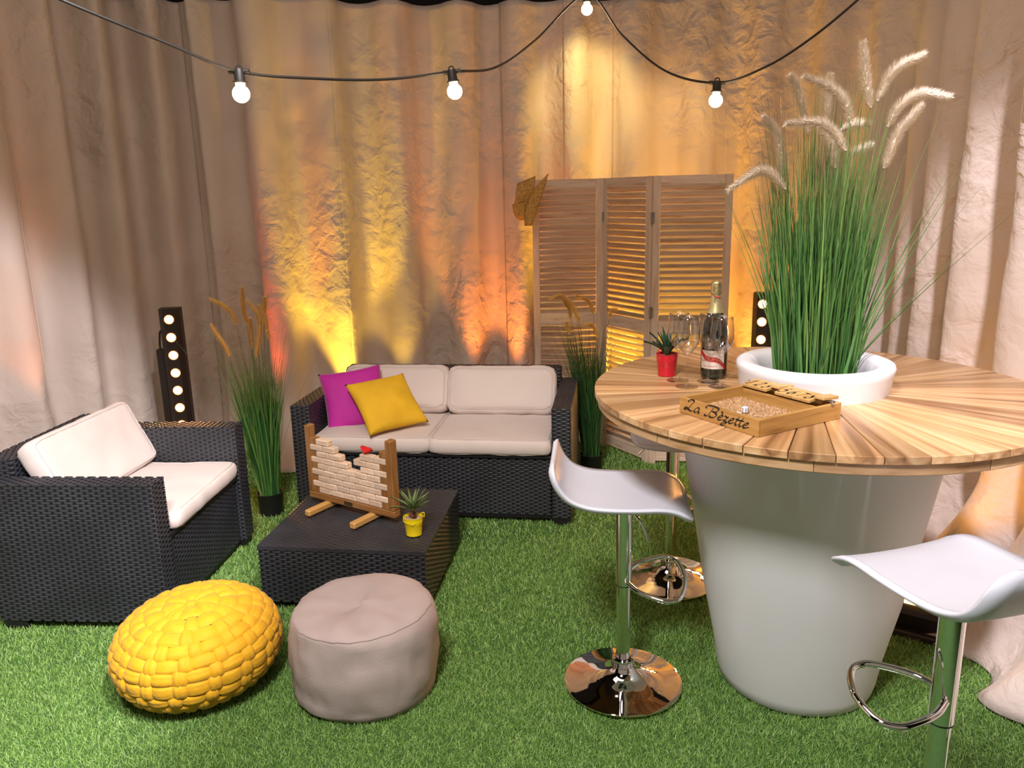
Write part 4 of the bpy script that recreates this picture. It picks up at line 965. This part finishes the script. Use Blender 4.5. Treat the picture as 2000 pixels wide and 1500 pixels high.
SCRIPT = [  # "La Bèzette" in a copperplate hand; x-height 1
    [(0.55, 1.55), (0.45, 1.85), (0.75, 2.1), (1.25, 2.15), (1.45, 1.85), (1.2, 1.35), (1.0, 0.9), (0.75, 0.35), (0.4, 0.02), (0.05, 0.1), (0.1, 0.35), (0.5, 0.35), (1.0, 0.08), (1.45, 0.0), (1.75, 0.25)],
    [(2.75, 0.85), (2.45, 1.0), (2.05, 0.65), (1.95, 0.2), (2.2, 0.0), (2.6, 0.35), (2.85, 0.95)], [(2.85, 0.98), (2.72, 0.4), (2.8, 0.02), (3.1, 0.25)],
    [(5.15, 1.85), (4.95, 1.3), (4.7, 0.6), (4.4, 0.05), (3.95, 0.05), (4.0, 0.35)], [(3.95, 1.35), (3.85, 1.75), (4.4, 2.1), (5.2, 2.15), (5.95, 2.0), (6.0, 1.5), (5.5, 1.15), (5.0, 1.1)], [(5.1, 1.12), (5.75, 1.0), (5.95, 0.55), (5.6, 0.1), (5.0, 0.0), (4.75, 0.25)],
    [(6.4, 0.45), (6.85, 0.6), (7.05, 0.85), (6.85, 1.0), (6.5, 0.7), (6.4, 0.3), (6.6, 0.0), (6.95, 0.1), (7.25, 0.35)], [(6.65, 1.65), (6.95, 1.3)],
    [(7.3, 0.75), (7.45, 1.0), (7.8, 0.9), (8.05, 0.95), (7.7, 0.5), (7.35, 0.08), (7.7, 0.1), (7.9, -0.2), (7.7, -0.65), (7.3, -0.8), (7.15, -0.55), (7.6, -0.25), (8.25, 0.15)],
    [(8.3, 0.45), (8.75, 0.6), (8.95, 0.85), (8.75, 1.0), (8.4, 0.7), (8.3, 0.3), (8.5, 0.0), (8.85, 0.1), (9.2, 0.4)],
    [(9.75, 1.75), (9.5, 0.9), (9.4, 0.25), (9.6, 0.0), (9.9, 0.25)], [(10.45, 1.75), (10.2, 0.9), (10.1, 0.25), (10.3, 0.0), (10.65, 0.3)], [(9.2, 1.08), (9.8, 1.02), (10.75, 1.1)],
    [(10.75, 0.45), (11.2, 0.6), (11.4, 0.85), (11.2, 1.0), (10.85, 0.7), (10.75, 0.3), (10.95, 0.0), (11.3, 0.1), (11.75, 0.4)]]
DIG = {'1': [[(0.25, 1.35), (0.5, 1.55), (0.68, 1.75), (0.5, 0.9), (0.3, 0.05)], [(0.05, 0.02), (0.6, 0.02)]],
       '2': [[(0.25, 1.3), (0.4, 1.65), (0.75, 1.72), (0.95, 1.4), (0.7, 0.85), (0.3, 0.4), (0.05, 0.08), (0.4, 0.2), (0.7, 0.02), (0.95, 0.25)]],
       '3': [[(0.3, 1.45), (0.55, 1.75), (0.9, 1.6), (0.85, 1.2), (0.5, 0.95), (0.85, 0.75), (0.8, 0.25), (0.4, 0.0), (0.08, 0.2)]],
       '5': [[(1.05, 1.75), (0.5, 1.68), (0.38, 1.0), (0.75, 1.1), (0.95, 0.7), (0.75, 0.2), (0.35, 0.0), (0.05, 0.2)]],
       '6': [[(1.0, 1.7), (0.6, 1.4), (0.25, 0.8), (0.2, 0.25), (0.5, 0.0), (0.85, 0.3), (0.85, 0.8), (0.55, 0.95), (0.28, 0.6)]],
       '7': [[(0.2, 1.5), (0.4, 1.72), (0.8, 1.62), (1.1, 1.75), (0.75, 1.0), (0.45, 0.5), (0.35, 0.0)]],
       '8': [[(0.95, 1.5), (0.7, 1.75), (0.35, 1.5), (0.5, 1.1), (0.8, 0.75), (0.75, 0.2), (0.35, 0.0), (0.08, 0.3), (0.35, 0.75), (0.8, 1.1), (0.95, 1.45)]]}
def text_verts(body, size, shear=0.0, space=1.0):
    c = D.curves.new('t', 'FONT'); c.body = body; c.size = size; c.shear = shear; c.align_x = 'CENTER'; c.align_y = 'CENTER'; c.space_character = space; c.resolution_u = 3
    o = D.objects.new('t', c); COL.objects.link(o); dg = bpy.context.evaluated_depsgraph_get(); e = o.evaluated_get(dg); me = e.to_mesh()
    V = [tuple(v.co) for v in me.vertices]; F = [tuple(p.vertices) for p in me.polygons]; e.to_mesh_clear(); D.objects.remove(o); D.curves.remove(c)
    return V, F

# ------------------------------------------------------------------ dice box game
bx = math.atan2(1.940 - 2.198, 0.625 - 0.479)     # direction of the lettered side
t = thing('dice_box_game', 'flat open pine game box lettered on its front side, on the round table', 'board game', (0.479, 2.198, 1.0305), bx)
Wb, Db, Hb, th = 0.298, 0.315, 0.046, 0.011
b = MB(); b.box(0.001, Wb - 0.001, 0.001, Db - 0.001, 0.0, 0.006); b.build('box_bottom', M_BOX, t, False)
for (x0, x1, y0, y1) in ((0, Wb, 0, th), (0, Wb, Db - th, Db), (0, th, th, Db - th), (Wb - th, Wb, th, Db - th)):
    b = MB(); b.box(x0, x1, y0, y1, 0.0, Hb, 0.0012); b.build('box_side', M_BOX, t, False)
b = MB(); N = 70; rows = [[(th + (Wb - 2 * th) * i / N, th + (0.215) * j / N, 0.012 + 0.0035 * abs(noise.noise(Vector((i * 0.9, j * 0.9, 0)))) * 2) for i in range(N + 1)] for j in range(N + 1)]
b.quad_grid(rows)
rr = random.Random(8)
for _ in range(1500):
    x, y = rr.uniform(th + 0.004, Wb - th - 0.004), rr.uniform(th + 0.003, th + 0.213); a = rr.uniform(0, 6.28); l = 0.006; q = len(b.v); z = 0.0145
    b.v.extend([(x, y, z), (x + math.cos(a) * l, y + math.sin(a) * l, z + 0.0035), (x + math.cos(a) * l + 0.0011, y + math.sin(a) * l + 0.0005, z)]); b.f.append((q, q + 1, q + 2))
o = b.build('coir_mat', M_COIR, t, False); o['kind'] = 'stuff'
b = MB(); s_ = 0.0212
Mx = Matrix.Translation((0.020, -0.0006, 0.0145)) @ Matrix.Rotation(PI / 2, 4, 'X')
for st_ in SCRIPT: stroke(b, [((x + 0.25 * y) * s_ , y * s_ * 0.72) for x, y in st_], 0.0014, 0.0084, Mx)
b.v = [(0.018 + (x - 0.018) * 0.985, y, z) for x, y, z in b.v]
b.build('lettering', M_INK, t, False)
b = MB(); b.box(th, Wb - th, 0.238, 0.244, 0.006, 0.040, 0.0008); b.build('divider', M_BOX, t, False)
b = MB(); b.cyl((0.004, 0.276, Hb + 0.006), (Wb - 0.004, 0.276, Hb + 0.006), 0.0022, 8); b.build('pivot_rod', M_STEEL, t, True, 50)
for x in (-0.004, Wb + 0.002):
    b = MB(); b.tube([(x + 0.001, 0.276 + 0.006 * math.cos(a_), Hb + 0.004 + 0.006 * math.sin(a_)) for a_ in [2 * PI * k / 12 for k in range(12)]], 0.0014, 6, closed=True); b.build('screw_eye', M_STEEL, t, True, None)
tw = (Wb - 0.020) / 9
for k in range(9):
    up = k in (3, 8)
    rt_ = D.objects.new('number_tile', None)
    b = MB(); b.box(0.0006, tw - 0.0006, -0.038, 0.024, -0.0045, 0.0045, 0.0012)
    o = b.build('number_tile', M_TILE, t, False, loc=(0.010 + k * tw, 0.276 + (0.016 if up else -0.004), Hb + (0.013 if up else 0.009)), rot=(math.radians(-4 if up else 7), 0, 0))
    if not up:
        b = MB(); d = '123456789'[k]; sc = 0.0200
        for st_ in DIG[d]: stroke(b, [((x + 0.22 * y) * sc * 0.92, y * sc) for x, y in st_], 0.0013, 0.0080, Matrix.Translation((0.0030, -0.030, 0.0049)), n=6)
        b.build('numeral', M_INK, o, False)
def die(label, x, y, rz, ry):
    c, s = math.cos(bx), math.sin(bx); z = 1.0305 + 0.0165
    o = thing('die', label, 'die', (0.479 + x * c - y * s, 2.198 + x * s + y * c, z), bx + rz, 'white dice in the game box')
    h = 0.0085; b = MB(); b.box(-h, h, -h, h, 0, 2 * h, 0.0022, Matrix.Rotation(0, 4, 'Y')); b.build('cube', M_DICE, o, False)
    b = MB(); d = 0.0044
    def pip(p, n):
        n = Vector(n); q = Vector((0, 0, 1)).rotation_difference(n).to_matrix().to_4x4(); b.lathe([(0.0, 0.0002), (0.0016, 0.0002)], 8, Matrix.Translation(p) @ q)
    for (u, v) in ((-d, -d), (-d, d), (d, -d), (d, d)): pip((u, v, 2 * h), (0, 0, 1))
    for (u, v) in ((-d, -d), (-d, 0), (-d, d), (d, -d), (d, 0), (d, d)): pip((u, -h, h + v), (0, -1, 0))
    for (u, v) in ((-d, -d), (0, 0), (d, d)): pip((h, u, h + v), (1, 0, 0))
    for (u, v) in ((-d, -d), (0, 0), (d, d), (-d, d), (d, -d)): pip((-h, u, h + v), (-1, 0, 0))
    b.build('pips', M_INK, o, False)
die('white die showing black pips in the middle of the coir mat', 0.150, 0.105, 0.5, 0)
die('white die half hidden behind the lettered side of the game box', 0.182, 0.045, 0.9, 0)

# ------------------------------------------------------------------ bottle and glasses
def bottle():
    t = thing('sparkling_wine_bottle', 'dark green sparkling wine bottle with gold foil and red sash label', 'bottle', (0.685, 2.628, 1.0305), 0)
    pr_ = [(0.0, 0.012), (0.020, 0.006), (0.034, 0.0), (0.041, 0.002), (0.0435, 0.010), (0.0440, 0.03), (0.0440, 0.135), (0.0425, 0.160), (0.038, 0.185), (0.030, 0.210), (0.0225, 0.232), (0.0175, 0.252), (0.0155, 0.270), (0.0150, 0.300), (0.0, 0.302)]
    b = MB(); b.lathe(pr_, 48); b.build('glass_body', M_BOT, t, True, None)
    b = MB(); b.lathe([(0.0262, 0.2215), (0.0232, 0.2325), (0.0181, 0.2525), (0.0162, 0.270), (0.0157, 0.282)], 48); b.build('neck_label', M_GOLDS, t, True, None)
    b = MB(); rows = []
    for (rr_, z) in ((0.0165, 0.280), (0.0185, 0.284), (0.0185, 0.290), (0.0172, 0.296), (0.0180, 0.305), (0.0186, 0.318), (0.0170, 0.324), (0.010, 0.3265), (0.0, 0.3265)):
        rows.append([((rr_ + (0.0006 * math.sin(9 * a_ + z * 300) if rr_ > 0.012 else 0)) * math.cos(a_), (rr_ + (0.0006 * math.sin(9 * a_ + z * 300) if rr_ > 0.012 else 0)) * math.sin(a_), z) for a_ in [2 * PI * k / 36 for k in range(36)]])
    b.quad_grid(rows, closed_u=True, flip=False); b.build('foil_cap', M_GOLD, t, True, None)
    # label: facing the camera, turned slightly left
    face = -PI / 2 - 0.42; R = 0.0443
    def cyl_pt(u, z, r_=R): a_ = face + u / R; return (r_ * math.cos(a_), r_ * math.sin(a_), z)
    b = MB(); rows = [[cyl_pt(-0.044 + 0.088 * i / 24, z) for i in range(25)] for z in (0.036, 0.098)]
    b.quad_grid(rows); o = b.build('front_label', M_LABEL, t, True, None)
    def sash(u): f = (u + 0.044) / 0.088; return 0.094 - 0.050 * f - 0.008 * math.sin(PI * 2 * f)
    b = MB(); us = [-0.044 + 0.093 * i / 24 for i in range(25)]
    b.quad_grid([[cyl_pt(u, sash(u) - 0.0085, R + 0.0003) for u in us], [cyl_pt(u, sash(u) + 0.0085, R + 0.0003) for u in us]]); sa = b.build('red_sash', M_REDP, o, True, None)
    V, F = text_verts('MUMM', 0.017, 0.0, 1.05); b = MB(); b.v = [cyl_pt(x + 0.004, sash(x + 0.004) + y, R + 0.0007) for x, y, z in V]; b.f = F; b.build('sash_lettering', M_GOLDS, o, False)
    V, F = text_verts('G.H.', 0.010, 0.3); b = MB(); b.v = [cyl_pt(x - 0.030, 0.064 + y, R + 0.0006) for x, y, z in V]; b.f = F; b.build('label_initials', M_INK, o, False)
    V, F = text_verts('GRAND CORDON', 0.0055); b = MB(); b.v = [cyl_pt(x - 0.006, 0.045 + y, R + 0.0006) for x, y, z in V]; b.f = F; b.build('label_small_print', M_REDP, o, False)
    def neck_r(z): return 0.0160 + max(0, (0.2725 - z)) * 0.02 + max(0, 0.2525 - z) * 0.24
    V, F = text_verts('MUMM', 0.0165, 0.0, 1.0); b = MB()
    for x, y, z in V:
        zz = 0.2505 + x * 0.9; rr_ = neck_r(zz) + 0.0016; a_ = -PI / 2 - 0.25 + (-y) * -1 / rr_ * -1; b.v.append((rr_ * math.cos(a_), rr_ * math.sin(a_), zz))
    b.f = F; b.build('neck_lettering', M_INK, t, False)
    b = MB(); rows = []
    for dz in (-0.002, 0.002): rows.append([((0.0170) * math.cos(-PI / 2 - 0.7 + 1.4 * i / 10), 0.0170 * math.sin(-PI / 2 - 0.7 + 1.4 * i / 10), 0.2775 - 0.008 * i / 10 + dz) for i in range(11)])
    b.quad_grid(rows); b.build('neck_sash', M_REDP, t, True, None)
bottle()
def make_glass():
    t = thing('wine_glass', 'x', 'glass', group='empty stemmed wine glasses by the bottle')
    b = MB(); b.lathe([(0.0, 0.0), (0.036, 0.0), (0.037, 0.0012), (0.034, 0.0022), (0.018, 0.0045), (0.007, 0.009), (0.0042, 0.018), (0.0036, 0.05), (0.0038, 0.085), (0.0055, 0.100), (0.012, 0.110), (0.024, 0.124), (0.034, 0.142), (0.0375, 0.160), (0.0370, 0.185), (0.0335, 0.215), (0.0320, 0.228), (0.0312, 0.2285), (0.0326, 0.214), (0.0360, 0.185), (0.0365, 0.160), (0.033, 0.143), (0.023, 0.1255), (0.012, 0.113), (0.0, 0.108)], 40)
    b.build('glass_body', M_GLASS, t, True, None)
    return t
g0 = make_glass()
GL = [((0.556, 2.590), 'back left wine glass of the four, just right of the red bucket'), ((0.566, 2.500), 'front left wine glass of the four, nearest the left rim'), ((0.652, 2.566), 'wine glass standing in front of the bottle, at its left'), ((0.672, 2.488), 'front right wine glass of the four, tucked against the game box')]
for i, ((x, y), lb) in enumerate(GL):
    g = g0 if i == 0 else copy_tree(g0); g.location = (x, y, 1.0305); g['label'] = lb

# ------------------------------------------------------------------ wooden wall game on the coffee table
gth = math.radians(-33.5)
gl = (-0.930, 3.447)
t = thing('brick_wall_game', 'wooden stacking game frame standing on the coffee table', 'board game', (gl[0], gl[1], 0.292), gth)
Lg, dp = 0.515, 0.042
for nm, x in (('foot_bar', 0.115), ('foot_bar', 0.385)):
    b = MB(); b.box(x - 0.016, x + 0.016, -0.145, 0.145, 0.0, 0.030, 0.006); b.build(nm, M_FEET, t, False)
b = MB(); b.box(0, Lg, -dp / 2, dp / 2, 0.030, 0.060, 0.003); b.build('bottom_beam', M_FRAMEH, t, False)
b = MB(); b.box(0, 0.028, -dp / 2, dp / 2, 0.0605, 0.372, 0.004); b.build('upright_post', M_FRAMEB, t, False)
b = MB(); b.box(Lg - 0.034, Lg, -dp / 2, dp / 2, 0.0605, 0.372, 0.004); b.build('upright_post', M_FRAMEB, t, False)
b = MB(); b.box(0.222, 0.272, -dp / 2 - 0.0012, -dp / 2 + 0.001, 0.036, 0.053, 0.0004); b.build('nameplate', M_BRASS, t, False)
x0 = 0.028; xin = Lg - 0.034 - 0.028; pit_ = xin / 6; rh = 0.0285; zb = 0.0605
br = MB(); br.box(-pit_ / 2 + 0.0006, pit_ / 2 - 0.0006, -0.0175, 0.0175, 0.0004, rh - 0.0004, 0.0042); bme = br.mesh('tooth', M_BRICK, False)
tooth = MB(); tooth.box(-pit_ / 4, pit_ / 4, -0.0165, 0.0165, 0.0002, rh - 0.0002, 0.0015); tme = tooth.mesh('notch_block', M_FRAMEB, False)
rr = random.Random(5)
layout = {0: (1, [0, 1, 2, 3, 4]), 1: (0, [0, 1, 2, 3, 4, 5]), 2: (1, [0, 1, 2, 3, 4]), 3: (0, [0, 1, 2, 3, 4, 5]), 4: (1, [0, 1, 2, 3, 4]), 5: (0, [0, 1, 2, 4, 5]), 6: (1, [0, 1, 3, 4]), 7: (0, [0, 1, 4, 5]), 8: (1, [0])}
cg, sg_ = math.cos(gth), math.sin(gth)
brick_pos = []
for row, (half, cols) in layout.items():
    z = zb + row * rh
    if half:
        for xx in (x0 + pit_ / 4, x0 + xin - pit_ / 4): inst('notch_block', tme, t, (xx, 0, z))
    for cidx in cols:
        xx = x0 + pit_ * (cidx + (1.0 if half else 0.5)); yy = -0.003 + rr.uniform(-0.0012, 0.001)
        brick_pos.append((row, cidx, xx, yy, z))
ORDN = ['bottom', 'second', 'third', 'fourth', 'fifth', 'sixth', 'seventh', 'eighth', 'top']
PLC = ['first', 'second', 'third', 'fourth', 'fifth', 'sixth']
for row, cidx, xx, yy, z in brick_pos:
    o = D.objects.new('wooden_block', bme); COL.objects.link(o)
    o.location = (gl[0] + xx * cg - yy * sg_, gl[1] + xx * sg_ + yy * cg, 0.292 + z); o.rotation_euler = (0, 0, gth + rr.uniform(-0.01, 0.01))
    if row == 8: lb = 'pale wooden block alone on top of the block wall, beside the left post'
    else: lb = 'pale wooden block, %s row up in the frame, %s from the left' % (ORDN[row], PLC[cidx if row < 6 or cidx < 2 else cidx])
    tag(o, lb, 'wooden block', 'pale blocks stacked in the wooden frame')
# red wooden heart lying on its lobes
hx, hy, hz = x0 + pit_ * 4.42, -0.004, zb + 8 * rh
b = MB(); P = []
for k in range(40):
    a_ = 2 * PI * k / 40; P.append((0.024 / 16 * 16 * math.sin(a_) ** 3, 0.0175 / 16 * (13 * math.cos(a_) - 5 * math.cos(2 * a_) - 2 * math.cos(3 * a_) - math.cos(4 * a_))))
b.quad_grid([[(x * 0.55, -0.016, z * 0.55) for x, z in P], [(x * 0.96, -0.016, z * 0.96) for x, z in P], [(x, -0.0145, z) for x, z in P], [(x, 0.0145, z) for x, z in P], [(x * 0.96, 0.016, z * 0.96) for x, z in P]], closed_u=True)
k = len(b.v); b.f.append(tuple(range(0, 40))); b.f.append(tuple(reversed(range(k - 40, k))))
o = b.build('wooden_heart', M_REDH, None, True, 35); o.location = (gl[0] + hx * cg - hy * sg_, gl[1] + hx * sg_ + hy * cg, 0.292 + hz + 0.0205); o.rotation_euler = (-0.45, math.radians(12), gth + 0.25)
tag(o, 'small red painted wooden heart resting on the block wall', 'heart')
